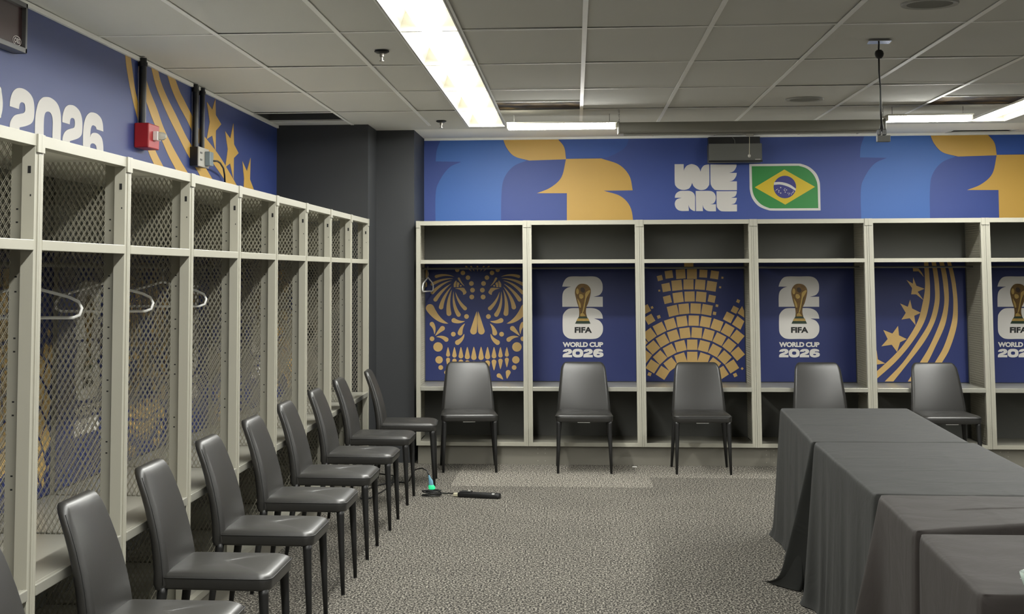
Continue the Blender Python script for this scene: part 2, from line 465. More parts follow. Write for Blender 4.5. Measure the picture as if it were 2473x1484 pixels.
vis = {3: 'recessed ceiling light ending the long lamp row, nearest the back wall',
       2: 'recessed ceiling light in the long lamp row, second from the back wall',
       1: 'recessed ceiling light in the long lamp row, third from the back wall',
       0: 'recessed ceiling light in the long lamp row, fourth from the back wall',
       -1: 'bright recessed ceiling light in the long lamp row, cut by the top of the photo'}
for j in range(3, -8, -1):
    loc = ((XA0+XA1)/2, H0+TY*(j+0.5), CE)
    lab = vis.get(j, 'recessed ceiling light of the long lamp row over and behind the camera')
    if first: fx.location = loc; fx['label'] = lab; fx['group'] = 'lamps of the long ceiling row'; first = False
    else: dup(fx, loc, 0, lab, 'lamps of the long ceiling row')
for j in range(3, -8, -1):
    lab = 'bright recessed ceiling light near the upper right corner, ending the right lamp row' if j == 3 else \
          ('recessed ceiling light of the right-hand lamp row, next to the end one' if j == 2 else 'recessed ceiling light of the right-hand lamp row outside the photo')
    dup(fx, ((XB0+XB1)/2, H0+TY*(j+0.5), CE), 0, lab, 'lamps of the right ceiling row')
def make_strip(L):
    t = thing('strip_light', '', 'ceiling light')
    h = L/2
    b = MB().box(-h, h, -0.10, 0.10, -0.012, -0.001); b.box(-h, -h+0.010, -0.072, 0.072, -0.045, -0.012); b.box(h-0.010, h, -0.072, 0.072, -0.045, -0.012); b.box(-h, h, 0.097, 0.100, -0.020, -0.001)
    b.build('base_tray', M['fixture'], t, bevel=0.002)
    for s_ in (-1, 1): MB().tube([(s_*(h-0.05), 0, -0.002), (s_*(h-0.05), 0, 0.062)], 0.002, 6).build('hanger_wire', M['greymetal'], t)
    n = 12
    loops = [[(xx, 0.068*math.copysign(abs(math.cos(math.pi*k/n))**0.7, math.cos(math.pi*k/n)), -0.012 - 0.036*abs(math.sin(math.pi*k/n))**0.7) for k in range(n+1)] for xx in (-h+0.011, h-0.011)]
    MB().loft(loops).build('lamp_cover', M['lens_strip'], t, smooth=True)
    return t
strip = make_strip(0.80)
strip.location = (-0.085, 10.97, 2.652); strip['label'] = 'short horizontal strip light hanging left of the projector screen case'; strip['group'] = 'strip lights beside the projector screen'
sr_ = make_strip(0.60)
sr_.location = (2.545, 10.97, 2.678); sr_['label'] = 'short horizontal strip light hanging right of the projector screen case'; sr_['group'] = 'strip lights beside the projector screen'

# ================================================================== LOCKERS
def strands(x_, y0, y1, z0, z1):
    """expanded-metal sheet in the plane x = x_, as crossing slanted strands"""
    mb = MB(); px, pz = 0.0203, 0.037
    a = px/pz
    for fam in (1, -1):
        # lines y = fam*a*z + c
        cs0 = y0 - max(fam*a*z0, fam*a*z1); cs1 = y1 - min(fam*a*z0, fam*a*z1)
        c = math.floor(cs0/px)*px
        while c < cs1:
            pts = []
            lo, hi = z0, z1
            if fam > 0: lo = max(lo, (y0-c)/a); hi = min(hi, (y1-c)/a)
            else: lo = max(lo, (c-y1)/a); hi = min(hi, (c-y0)/a)
            if hi - lo > 0.004:
                p = (x_, fam*a*lo+c, lo); q = (x_, fam*a*hi+c, hi)
                mb.bar(p, q, (0.0005, 0.0012, 0), (0.0022, 0.0010, 0.0))
            c += px
    return mb

def make_locker(sides=(0.007, LW-0.007)):
    t = thing('locker', '', 'locker')
    W = LW
    fr = MB()
    pw = 0.036
    for x0 in (0.001, W-0.001-pw):
        fr.box(x0, x0+pw, 0, 0.040, ZB, ZT-0.036)
    # raised outer edge of each post and the corner caps at the top
    fr.box(0.001, 0.013, -0.004, 0.0, ZB, ZT-0.06); fr.box(W-0.013, W-0.001, -0.004, 0.0, ZB, ZT-0.06)
    fr.box(0.0005, W-0.0005, -0.001, 0.040, ZT-0.036, ZT)
    fr.box(0.0005, 0.030, -0.007, -0.001, ZT-0.055, ZT+0.001); fr.box(W-0.030, W-0.0005, -0.007, -0.001, ZT-0.055, ZT+0.001)
    fr.box(0.001+pw, W-0.001-pw, 0.0, 0.03, ZB, ZB+0.030)
    sl = fr.use(1)          # dark slots and seams on the posts' inner returns
    for xx, s in ((0.001+pw, 1), (W-0.001-pw, -1)):
        for z in (1.86,):
            sl.box(min(xx, xx+s*0.0012), max(xx, xx+s*0.0012), 0.012, 0.022, z, z+0.022)
        for z in (1.79,):
            sl.box(min(xx, xx+s*0.0012), max(xx, xx+s*0.0012), 0.010, 0.014, z, z+0.006)
    fr.build('frame', [M['putty'], M['hole']], t, bevel=0.002)
    MB().box(0.003, W-0.003, 0.038, LD, ZT-0.012, ZT-0.002).build('top_panel', M['pale_top'], t)
    sh = MB().box(pw, W-pw, -0.002, 0.012, ZSH-0.032, ZSH); sh.box(0.02, W-0.02, 0.012, LD-0.012, ZSH-0.006, ZSH-0.001)
    sh.build('shelf', M['putty'], t, bevel=0.002)
    be = MB().box(pw, W-pw, -0.004, 0.012, ZBENCH-0.034, ZBENCH); be.box(0.02, W-0.02, 0.012, LD-0.012, ZBENCH-0.008, ZBENCH-0.001)
    be.build('bench_seat', M['bench'], t, bevel=0.003)
    MB().box(0.02, W-0.02, 0.03, LD-0.012, ZB+0.004, ZB+0.024).build('bottom_shelf', M['putty_dark'], t)
    MB().box(0.004, W-0.004, LD-0.010, LD, ZB, ZT-0.002).build('back_panel', M['backsheet'], t)
    for x_ in sides:
        sd = strands(x_, 0.080, LD-0.012, ZB+0.02, ZT-0.015)
        sp = sd.build('side_mesh', M['mesh'], t, recalc=False)
        s2 = MB().box(x_-0.0012, x_+0.0012, 0.040, 0.084, ZB+0.02, ZT-0.015)
        s2.box(x_-0.0012, x_+0.0012, LD-0.03, LD-0.012, ZB+0.02, ZT-0.015)
        h = s2.use(1)
        for z in (1.75, 1.71, 1.545, 1.50, 1.36, 1.32, 1.17, 1.13, 0.95, 0.91, 0.45, 0.41):
            h.box(x_-0.0016, x_+0.0016, 0.060, 0.067, z, z+0.005)
        s2.build('side_strip', [M['putty_dark'], M['hole']], sp)
    MB().tube([(0.014, 0.36, 1.590), (W-0.014, 0.36, 1.590)], 0.0085, 12).build('hanging_rod', M['greymetal'], t, smooth=True)
    return t
lk = make_locker()
names_b = ['leftmost', 'second from the left', 'third from the left', 'fourth from the left', 'fifth from the left', 'rightmost, cut by the photo edge']
inside = ['skull print', 'trophy emblem beside the skull', 'arched gold mosaic', 'trophy emblem right of the mosaic', 'gold stripes and stars', 'photo-edge trophy emblem']
for k in range(6):
    lab = 'grey steel locker on the back wall with the %s inside' % inside[k]
    loc = (BX0+LW*k, BY, 0)
    if k == 0: lk.location = loc; lk['label'] = lab; lk['group'] = 'open lockers along the back wall'
    else: dup(lk, loc, 0, lab, 'open lockers along the back wall')
nth = ['nearest', 'second', 'third', 'fourth', 'fifth', 'sixth', 'seventh', 'eighth', 'last']
for mI in range(-1, 8):
    lab = 'grey mesh-sided open locker on the left wall, %s from the camera' % nth[mI+1] if mI < 7 and mI > -1 else \
        ('grey mesh-sided open locker on the left wall, nearest, cut by the photo edge' if mI == -1 else 'grey mesh-sided open locker on the left wall, farthest, by the charcoal corner')
    dup(lk, (LX, LY0+LW*mI, 0), math.pi/2, lab, 'open lockers along the left wall')

def plinths():
    pb = MB().box(BX0+0.01, BX0+LW*6-0.01, BY+0.045, BY+0.56, 0.0, ZB-0.001)
    for x in (-0.284, 1.545, 3.37): pb.box(x-0.012, x-0.001, BY+0.043, BY+0.046, 0.004, ZB-0.006); pb.box(x+0.001, x+0.012, BY+0.043, BY+0.046, 0.004, ZB-0.006)
    rv = pb.use(1)
    for x in (-0.284, 1.545, 3.37):
        for dx in (-0.03, 0.03):
            for z in (0.03, 0.09, 0.125): rv.box(x+dx-0.003, x+dx+0.003, BY+0.043, BY+0.046, z-0.003, z+0.003)
    o = pb.build('locker_plinth', [M['base_panel'], M['putty']]); tag(o, 'long beige-grey steel plinth under the back wall lockers', 'plinth')
    pb = MB().box(LX-0.56, LX-0.045, LY0-LW+0.01, LY0+8*LW-0.01, 0.0, ZB-0.001)
    o = pb.build('locker_plinth', M['base_panel']); tag(o, 'long beige-grey steel plinth under the left wall lockers', 'plinth')
plinths()

# ================================================================== PRINTED PANELS IN THE LOCKERS
PY = BY + LD - 0.018            # front face of the prints
PZ0, PZ1 = 0.632, 1.645
def panel_frame(k): return BX0 + LW*(k+0.5)
def panel_base(label, k, name='printed_panel'):
    t = thing(name, label, 'printed panel', (panel_frame(k), PY, 0))
    MB().box(-LW/2+0.018, LW/2-0.018, 0.0, 0.006, PZ0, PZ1).build('backing_sheet', M['navy'], t)
    return t
def mapper(k, ox, oy, sc, clampx=True):
    cx = panel_frame(k); lim = LW/2-0.020
    def f(x, y, d):
        X, Z = onY(ox + x/sc, oy + y/sc, PY)
        X -= cx
        if clampx: X = max(-lim, min(lim, X))
        return (X, -d, max(PZ0+0.002, min(PZ1-0.001, Z)))
    return f
def art(t, name, m, shapes, f, d=0.0015, holes=None):
    mb = MB()
    for i, s in enumerate(shapes):
        plate(mb, [s] + ((holes or {}).get(i, [])), f, 0.0, d)
    return mb.build(name, m, t)

# --- skull
def skull(k):
    t = panel_base('navy panel with gold skull ornament inside the leftmost back wall locker', k)
    f = mapper(k, 1000, 630, 9.159)
    L = []
    D = lambda *a, **kw: L.append(drop(*a, **kw))
    D(885,355, 690,285, 490,350, 34); D(870,395, 620,395, 402,520, 36); D(840,440, 620,480, 405,708, 38)
    D(820,510, 620,640, 472,862, 44); D(830,570, 640,800, 598,1030, 50); D(835,640, 730,900, 772,1170, 54)
    D(875,680, 850,1000, 985,1195, 48); D(915,690, 960,900, 1128,1058, 42)
    D(758,1392, 520,1340, 352,1052, 92)
    D(1125,1337, 1000,1380, 880,1322, 52)
    D(1387,1120, 1360,1340, 1315,1560, 74)
    Y = 1282
    D(450,350+Y, 470,210+Y, 395,122+Y, 50); D(466,382+Y, 545,290+Y, 628,217+Y, 54); D(488,405+Y, 620,385+Y, 712,465+Y, 50)
    D(1127,108+Y, 1035,200+Y, 1018,320+Y, 54); D(1108,335+Y, 1090,450+Y, 960,530+Y, 54)
    for x, y0, y1, r in ((752,630,800,45),(893,628,815,49),(1036,626,830,53),(1178,624,845,57),(1322,620,858,60)):
        D(x,y0+Y, x,(y0+y1)/2+Y, x,y1+Y, r)
    for x, y0, y1, r in ((752,1082,910,45),(893,1122,935,49),(1036,1150,957,53),(1178,1180,980,56),(1322,1205,1003,58)):
        D(x,y0+Y, x,(y0+y1)/2+Y, x,y1+Y, r)
    D(748,1335+Y, 740,1260+Y, 722,1193+Y, 55); D(835,1352+Y, 880,1290+Y, 928,1262+Y, 50)
    for x0, x1 in ((1270,1150),(1335,1260)): D(x0,240, (x0+x1)/2+20,190, x1,130, 16)
    L += [circ(955,205,48), circ(1080,270,50), circ(1192,375,50), circ(1268,505,52), circ(1293,652,52), circ(1277,804,53), circ(1160,1236,52), circ(262,295,62,95),
          circ(262,530,30,60), circ(398,447+Y,52), circ(868,345+Y,52), circ(530,627+Y,104), circ(553,913+Y,82), circ(590,1083+Y,52)]
    L.append(drop(1117,562, 1040,500, 990,395, 24))
    L.append(smooth([(878,588,1),(880,510),(925,440),(945,470,1),(928,530),(922,588,1)]))
    L.append(smooth([(938,588,1),(942,520),(962,468,1),(1005,505),(990,545),(985,588,1)]))
    L.append(circ(1032,556,20))
    L.append(smooth([(905,613,1),(1085,600),(1135,650),(1160,700),(1130,742),(1085,757,1),(1075,700),(1010,645)]))
    R = [[(2804-x, y) for x, y in s] for s in L]
    art(t, 'gold_ornament', M['gold'], L + R + [drop(1402,245, 1402,190, 1402,130, 16)], f)
    return t
# --- trophy emblem (numeral 26 with a cup)
def emblem(k, label, ox):
    t = panel_base(label, k)
    f = mapper(k, ox, 650, 6.45)
    two = smooth([(115,275,1),(135,210),(180,145),(250,118),(430,117),(610,118),(690,150),(735,215),(745,290),(735,355),(690,408),(600,434,1),(745,433,1),(747,590,1),(117,590,1),(117,430),(135,350),(185,300),(250,278,1)])
    six = smooth([(122,760),(135,700),(185,640),(255,613),(430,612),(600,613),(690,650),(735,710),(748,775,1),(610,773,1),(690,805),(738,865),(750,930),(738,1000),(690,1062),(610,1090),(430,1091),(255,1090),(180,1060),(135,1005),(122,930)])
    art(t, 'numeral_two', M['white'], [two], f); art(t, 'numeral_six', M['white'], [six], f)
    # the cup, in relief
    cup = smooth([(430,230),(500,245),(545,290),(560,345),(550,420),(520,530),(490,600),(485,680),(500,745,1),(375,745,1),(380,680),(370,600),(345,520),(325,440),(312,370),(325,300),(370,245)])
    c = art(t, 'trophy', M['trophy'], [cup], f, 0.004)
    b1 = MB(); plate(b1, [[(375,742),(497,742),(520,780),(353,780)]], f, 0, 0.005); plate(b1, [[(335,812),(538,812),(555,852),(315,852)]], f, 0, 0.005)
    b1.build('trophy_base', M['trophy_green'], c)
    b2 = MB(); plate(b2, [[(353,772),(522,772),(538,812),(335,812)]], f, 0, 0.0052); b2.build('trophy_band', M['trophy_gold'], c)
    hl = MB()
    for s in (supere(352,350,22,46,2), smooth([(385,395),(430,400),(445,440),(410,465),(380,440)]), smooth([(480,370),(540,330),(545,360),(500,440),(480,520),(455,640),(420,700),(450,560),(470,450)]),
              smooth([(400,700),(440,690),(480,735,1),(395,738,1)]), smooth([(350,460),(395,530),(405,600),(380,590),(362,520)])):
        plate(hl, [s], f, 0.0035, 0.006)
    hl.build('trophy_figure', M['trophy_gold'], c)
    sh = MB()
    for s in (smooth([(400,300),(440,290),(470,330),(450,370),(405,350)]), smooth([(470,440),(500,400),(505,450),(470,600),(430,700),(410,690),(450,560)])):
        plate(sh, [s], f, 0.0035, 0.0055)
    sh.build('trophy_shade', M['trophy_brown'], c)
    tl = lambda x0, y0, x1, y1: (x0, y1, x1-x0, y1-y0)
    g = lambda x, z, d: f(x, -z, d)
    def words(s, name, m_, x0, y0, x1, y1, d, off, sp=1.0):
        return text_mesh(s, name, m_, t, x0, -y1, y1-y0, x1-x0, g, d, off, sp)
    words('FIFA', 'lettering', M['black_print'], 308, 905, 578, 997, 0.003, 0.045)
    words('WORLD', 'lettering', M['white'], 122, 1140, 515, 1218, 0.002, 0.05, 0.97)
    words('CUP', 'lettering', M['white'], 538, 1140, 752, 1218, 0.002, 0.05, 0.97)
    z2 = [(122,1290,1),(140,1262),(185,1247),(240,1250),(266,1275),(262,1305),(235,1325),(195,1340,1),(268,1341,1),(268,1377,1),(122,1377,1),(124,1345),(145,1322),(200,1300),(212,1290),(205,1281),(190,1283),(187,1292,1)]
    digits = [smooth(z2), supere(357,1312,85,67), smooth([((p[0]+322),) + p[1:] for p in z2]),
              smooth([(748,1287,1),(740,1262),(700,1247),(650,1247),(612,1265),(597,1310),(610,1358),(655,1378),(700,1378),(745,1362),(757,1335),(745,1308),(710,1297),(682,1298),(680,1290),(690,1285,1)])]
    art(t, 'year_numerals', M['white'], digits, f, 0.002, {1: [supere(357,1312,33,26)], 3: [circ(676,1335,25,10)]})
    return t
M['trophy'] = mat('trophy_bronze', (120, 92, 50), 0.35, 0.5, vary=(30, 0.5))
M['trophy_gold'] = mat('trophy_gold', (196, 164, 92), 0.35, 0.4, vary=(30, 0.3))
M['trophy_brown'] = mat('trophy_brown', (66, 48, 30), 0.4, 0.2)
M['trophy_green'] = mat('trophy_base_green', (40, 62, 44), 0.35)
# --- arched mosaic
def mosaic(k):
    t = panel_base('navy panel with arched mosaic of gold squares inside the third back wall locker', k)
    f = mapper(k, 1540, 630, 4.946)
    C = (652, 1570); T = []
    def sq(x, y, a, s):
        c_, s_ = math.cos(a), math.sin(a); h = s/2
        T.append([(x + (u*c_ - v*s_), y + (u*s_ + v*c_)) for u, v in ((-h,-h),(h,-h),(h,h),(-h,h))])
    def ring(r, off, angs, s=123):
        for a in angs:
            th = math.radians(a + off); sq(C[0] + r*math.sin(th), C[1] - r*math.cos(th), th, s)
    st = lambda r: math.degrees(142/r)
    ring(420, 0, [i*19.0 for i in range(-3, 4)])
    ring(565, 0, [i*14.3 for i in range(-4, 5)])
    ring(710, 4.3, [i*11.4 for i in range(-5, 5)])
    ring(853, 1.2, [i*9.5 for i in range(-5, 5)])
    ring(998, 2.0, [-13.5-1.9, -5.8-1.9+0.0, 0.3, 8.1])
    sq(145, 700, math.radians(-30), 98); sq(1088, 678, math.radians(27), 104); sq(1210, 742, math.radians(33), 120)
    sq(100, 580, math.radians(-28), 90); sq(1160, 587, math.radians(27), 74); sq(1262, 612, math.radians(33), 100)
    ring(1142, 0, [-7.9-0.6, -1.6, 5.3], 120); sq(355, 465, math.radians(-14), 90); sq(885, 455, math.radians(12), 84)
    for x, y, a, s in ((340,320,-11,98),(468,295,-6,122),(607,284,0,120),(746,287,4,120),(882,305,9,116),
                       (373,165,-8,92),(513,160,-4,112),(648,160,0,118),(784,155,3,94),(918,170,8,96),(265,208,-14,62),
                       (1012,204,10,24),(985,318,12,24),(258,358,-12,22),(947,538,12,30),(918,630,10,38),(172,560,-25,28),(252,672,-20,38),
                       (1200,484,25,38),(142,1357,-70,40),(1165,1367,65,42),(1248,1290,45,26),(610,35,0,110)):
        sq(x, y, math.radians(a), s)
    T2 = []
    for q in T:
        if max(p[0] for p in q) < 40 or min(p[0] for p in q) > 1275: continue
        if max(p[1] for p in q) > 1470: continue
        T2.append(q)
    art(t, 'gold_square_mosaic', M['gold'], T2, f)
    return t
# --- stripes and stars
def stars(k):
    t = panel_base('navy panel with curved gold stripes and stars inside the fifth back wall locker', k)
    f = mapper(k, 2050, 520, 3.092)
    def band(Lp, Rp):
        a = smooth([(Lp[0][0], Lp[0][1], 1)] + Lp[1:-1] + [(Lp[-1][0], Lp[-1][1], 1)], 6)
        pts = [(Lp[0][0], Lp[0][1], 1)] + Lp[1:-1] + [(Lp[-1][0], Lp[-1][1], 1), (Rp[-1][0], Rp[-1][1], 1)] + Rp[1:-1][::-1] + [(Rp[0][0], Rp[0][1], 1)]
        return smooth(pts)
    B = [band([(560,340),(567,450),(568,550),(552,650),(515,790),(435,930),(340,1045),(205,1170)], [(592,340),(601,450),(606,550),(600,660),(562,800),(472,950),(350,1095),(205,1226)]),
         band([(615,340),(630,430),(641,530),(640,650),(600,800),(520,935),(400,1105),(268,1243)], [(648,340),(663,430),(675,530),(675,660),(640,800),(560,950),(430,1120),(332,1243)]),
         band([(672,340),(692,430),(706,530),(712,660),(680,800),(605,975),(525,1110),(440,1243)], [(706,340),(728,430),(742,530),(745,660),(718,820),(645,985),(582,1110),(490,1243)]),
         band([(730,340),(752,430),(770,530),(780,660),(768,800),(710,980),(637,1110),(560,1243)], [(758,340),(783,430),(802,540),(813,680),(805,830),(752,1000),(690,1110),(615,1243)])]
    art(t, 'gold_stripe', M['gold'], B, f)
    for P in ([(480,465),(504,527),(565,550),(513,572),(558,636),(503,592),(465,592),(472,545),(430,484),(478,512)],
              [(457,632),(472,697),(537,730),(488,752),(498,822),(455,770),(393,780),(425,730),(383,660),(440,685)],
              [(367,828),(374,898),(432,926),(382,950),(360,1022),(320,968),(243,980),(290,926),(257,858),(325,885)],
              [(207,1012),(216,1078),(272,1108),(212,1116),(205,1116),(205,1012)],
              [(478,395),(520,398),(545,430),(560,462),(520,420),(480,420)]):
        art(t, 'gold_star', M['gold'], [P], f, 0.0022)
    return t
pan = {0: skull(0), 2: mosaic(2), 4: stars(4),
       1: emblem(1, 'navy panel with silver 26 trophy emblem between the skull and the mosaic panels', 1340),
       3: emblem(3, 'navy panel with silver 26 trophy emblem between the mosaic and the stars panels', 1340+522.5)}
pan[5] = emblem(5, 'navy panel with silver 26 trophy emblem at the right edge of the photo', 1340+1051)
for k in pan: pan[k]['group'] = 'printed panels inside the back wall lockers'
for q, mI in enumerate(range(-1, 8)):
    src = [pan[4], pan[1], pan[2], pan[1], pan[0], pan[1], pan[4], pan[1], pan[2]][q]
    kind = ['stars and stripes', 'trophy emblem', 'gold mosaic', 'trophy emblem', 'gold skull', 'trophy emblem', 'stars and stripes', 'trophy emblem', 'gold mosaic'][q]
    dup(src, (LX-(LD-0.018), LY0+LW*(mI+0.5), 0), math.pi/2, 'navy %s panel seen through mesh, %s left wall locker' % (kind, nth[q] if q < 8 else 'farthest'), 'printed panels inside the left wall lockers')

# ------------------------------------------------------------------ hangers
def make_hanger():
    t = thing('coat_hanger', '', 'coat hanger')
    # local: x along the hanger's width, z up from the rod's axis; origin on the rod
    b = [(-0.205,0,-0.155),(-0.18,0,-0.125),(0,0,-0.075),(0.165,0,-0.118),(0.20,0,-0.135),(0.212,0,-0.158),(0.205,0,-0.182),(0.18,0,-0.192),(0,0,-0.192),(-0.18,0,-0.192),(-0.203,0,-0.180)]
    MB().tube(b, 0.0058, 8, closed=True).build('hanger_body', M['white_plastic'], t, smooth='full')
    h = [(0,0,-0.075),(0,0,-0.035)] + [(0.017*math.sin(a), 0, -0.008+0.0-0.017*math.cos(a)+0.010) for a in [x*math.pi/8 for x in range(0, 13)]]
    MB().tube(h, 0.0028, 8).build('hanger_hook', M['chrome'], t, smooth='full')
    return t
hg = make_hanger()
for i, (x, y, rz, lab) in enumerate((
        (LX-0.36, LY0+LW-0.06, 0.03, 'white plastic hanger on the rod of the second left wall locker from the camera'),
        (LX-0.36, LY0+2*LW-0.06, 0.04, 'white plastic hanger on the rod of the third left wall locker from the camera'),
        (LX-0.36, LY0+3*LW-0.06, 0.03, 'white plastic hanger on the rod of the fourth left wall locker from the camera'),
        (BX0+0.062, BY+0.36, math.pi/2-0.12, 'white plastic hanger seen edge-on beside the skull panel'))):
    if i == 0: hg.location = (x, y, 1.590); hg.rotation_euler = (0, 0, rz); hg['label'] = lab; hg['group'] = 'white hangers in the lockers'
    else: dup(hg, (x, y, 1.590), rz, lab, 'white hangers in the lockers')

# ================================================================== WALL MURALS
def mural_back():
    t = thing('wall_mural', 'blue and gold printed mural band along the back wall above the lockers', 'mural', (0, WALL_B, 0))
    Z0 = 1.86
    MB().box(-1.324, WALL_R, -0.006, -0.001, Z0, CE-0.004).build('backing_sheet', M['mural_blue'], t)
    YM = WALL_B - 0.007
    def F(dx=0):
        def f(x, y, d):
            X, Z = onY(x, y, YM)
            return (min(WALL_R-0.01, X + dx), -0.006-d, min(CE-0.006, max(Z0+0.002, Z)))
        return f
    P0 = onY(1367, 400, YM)[0]; P1 = onY(2408, 400, YM)[0]
    step = P1 - P0
    zb = 560   # drawn a little below the locker tops
    blue = smooth([(1052,zb,1),(1052,470),(1062,436),(1085,405),(1114,391,1),(1052,390,1),(1055,362),(1066,334,1),(1214,334,1),(1222,357),(1240,377),(1272,388,1),(1240,402),(1218,430),(1211,470),(1210,zb,1)])
    gold1 = smooth([(1214,334,1),(1345,334,1),(1362,355),(1367,385,1),(1278,388,1),(1243,378),(1224,358)])
    top2 = smooth([(1350,334,1),(1519,334,1),(1508,358),(1467,380),(1440,381,1),(1368,384,1),(1364,358)])
    gold2 = smooth([(1367,384,1),(1452,383,1),(1495,398),(1520,425),(1528,460,1),(1458,461,1),(1500,475),(1524,505),(1531,zb,1),(1369,zb,1),(1369,467,1),(1297,467,1),(1330,453),(1356,428)])
    for dx, gs in ((0.0, 1), (step, 1)):
        for nm, mm, s, d in (('light_blue_shape', M['mural_light'], blue, .0010), ('blue_shape', M['mural_light2'], top2, .0012), ('gold_shape', M['mural_gold'], gold1, .0015), ('gold_shape', M['mural_gold'], gold2, .0015)):
            mb = MB(); plate(mb, [s], F(dx), 0, d)
            mb.build(nm, mm, t)
    # WE ARE
    g = lambda x, y, d: F()(1610 + x/10.6, 380 + y/10.6, d)
    W_ = [(203,178,1),(435,178,1),(437,350,1),(462,285),(525,212),(640,176),(758,212),(832,285),(868,372,1),(890,290),(955,212),(1050,186),(1090,185,1),(1093,640),(1072,735),(1000,815),(885,842),(770,812),(688,740),(653,655,1),(618,740),(560,808),(435,838),(318,812),(240,745),(207,640)]
    E_ = [(1118,185,1),(1790,182,1),(1783,245),(1745,320),(1690,372),(1600,403,1),(1795,400,1),(1780,480),(1735,555),(1680,600),(1600,620,1),(1798,618,1),(1798,845,1),(1300,843),(1200,805),(1142,725),(1122,620)]
    A_ = [(210,1040,1),(220,975),(262,910),(350,865),(470,860),(590,864),(680,910),(724,1000),(728,1180),(730,1376,1),(690,1374),(615,1330),(578,1275),(558,1215,1),(568,1376,1),(370,1376),(270,1335),(218,1255),(212,1160),(262,1080),(385,1038,1)]
    Rr = [(742,865,1),(930,862),(1110,864),(1200,900),(1248,975),(1258,1060),(1232,1140),(1190,1185),(1110,1207,1),(1262,1205,1),(1262,1385,1),(1080,1382),(1000,1350),(945,1290),(918,1215,1),(930,1380,1),(752,1380,1)]
    E2 = [(1275,872,1),(1795,870,1),(1787,930),(1750,1000),(1650,1040,1),(1797,1040,1),(1782,1110),(1742,1180),(1650,1212,1),(1800,1210,1),(1800,1388,1),(1450,1387),(1360,1362),(1302,1300),(1281,1220)]
    for s in (W_, E_, A_, Rr, E2):
        mb = MB(); plate(mb, [smooth(s)], g, 0, .002); mb.build('letter', M['white'], t)
    h = lambda x, y, d: F()(1800 + x/10.995, 385 + y/10.995, d)
    out = smooth([(105,125,1),(700,120),(1350,114),(1510,130),(1710,215),(1880,375),(1965,570),(1985,750),(1992,1050),(1998,1360,1),(1300,1363),(750,1364),(590,1345),(350,1240),(190,1050),(122,830),(112,600)])
    inn = smooth([(168,185,1),(700,180),(1330,173),(1440,180),(1630,245),(1790,385),(1885,560),(1918,720),(1928,1000),(1935,1298,1),(1300,1302),(740,1304),(610,1288),(410,1190),(260,1020),(192,840),(178,600)])
    mb = MB(); plate(mb, [out], h, 0, .0020); fl = mb.build('flag', M['white'], t)
    mb = MB(); plate(mb, [inn], h, .001, .0028); mb.build('flag_field', M['green'], fl)
    mb = MB(); plate(mb, [[(250,745),(1035,272),(1850,733),(1060,1205)]], h, .002, .0036); mb.build('flag_lozenge', M['yellow'], fl)
    mb = MB(); plate(mb, [circ(1048,737,300)], h, .003, .0044); mb.build('flag_disc', M['flag_blue'], fl)
    mb = MB(); plate(mb, [smooth([(762,612,1),(900,602),(1050,625),(1200,682),(1345,785,1),(1328,838,1),(1180,748),(1030,692),(900,670),(757,682,1)])], h, .004, .0052)
    for x, y, r in ((938,752,16),(830,810,14),(858,792,9),(795,838,8),(890,832,14),(886,872,13),(938,898,16),(1050,783,12),(1092,815,14),(1028,815,12),(1048,835,10),(1058,874,14),(1130,900,12),(1172,905,13),(1155,942,11),(1218,905,9),(1218,938,11),(1250,892,12),(1272,872,12),(1270,843,11)):
        plate(mb, [circ(x, y, r, n=8)], h, .004, .0052)
    mb.build('flag_ribbon', M['white'], fl)
    return t
M['mural_light2'] = mat('mural_mid_blue', (52, 96, 186), 0.5)
mural_back()

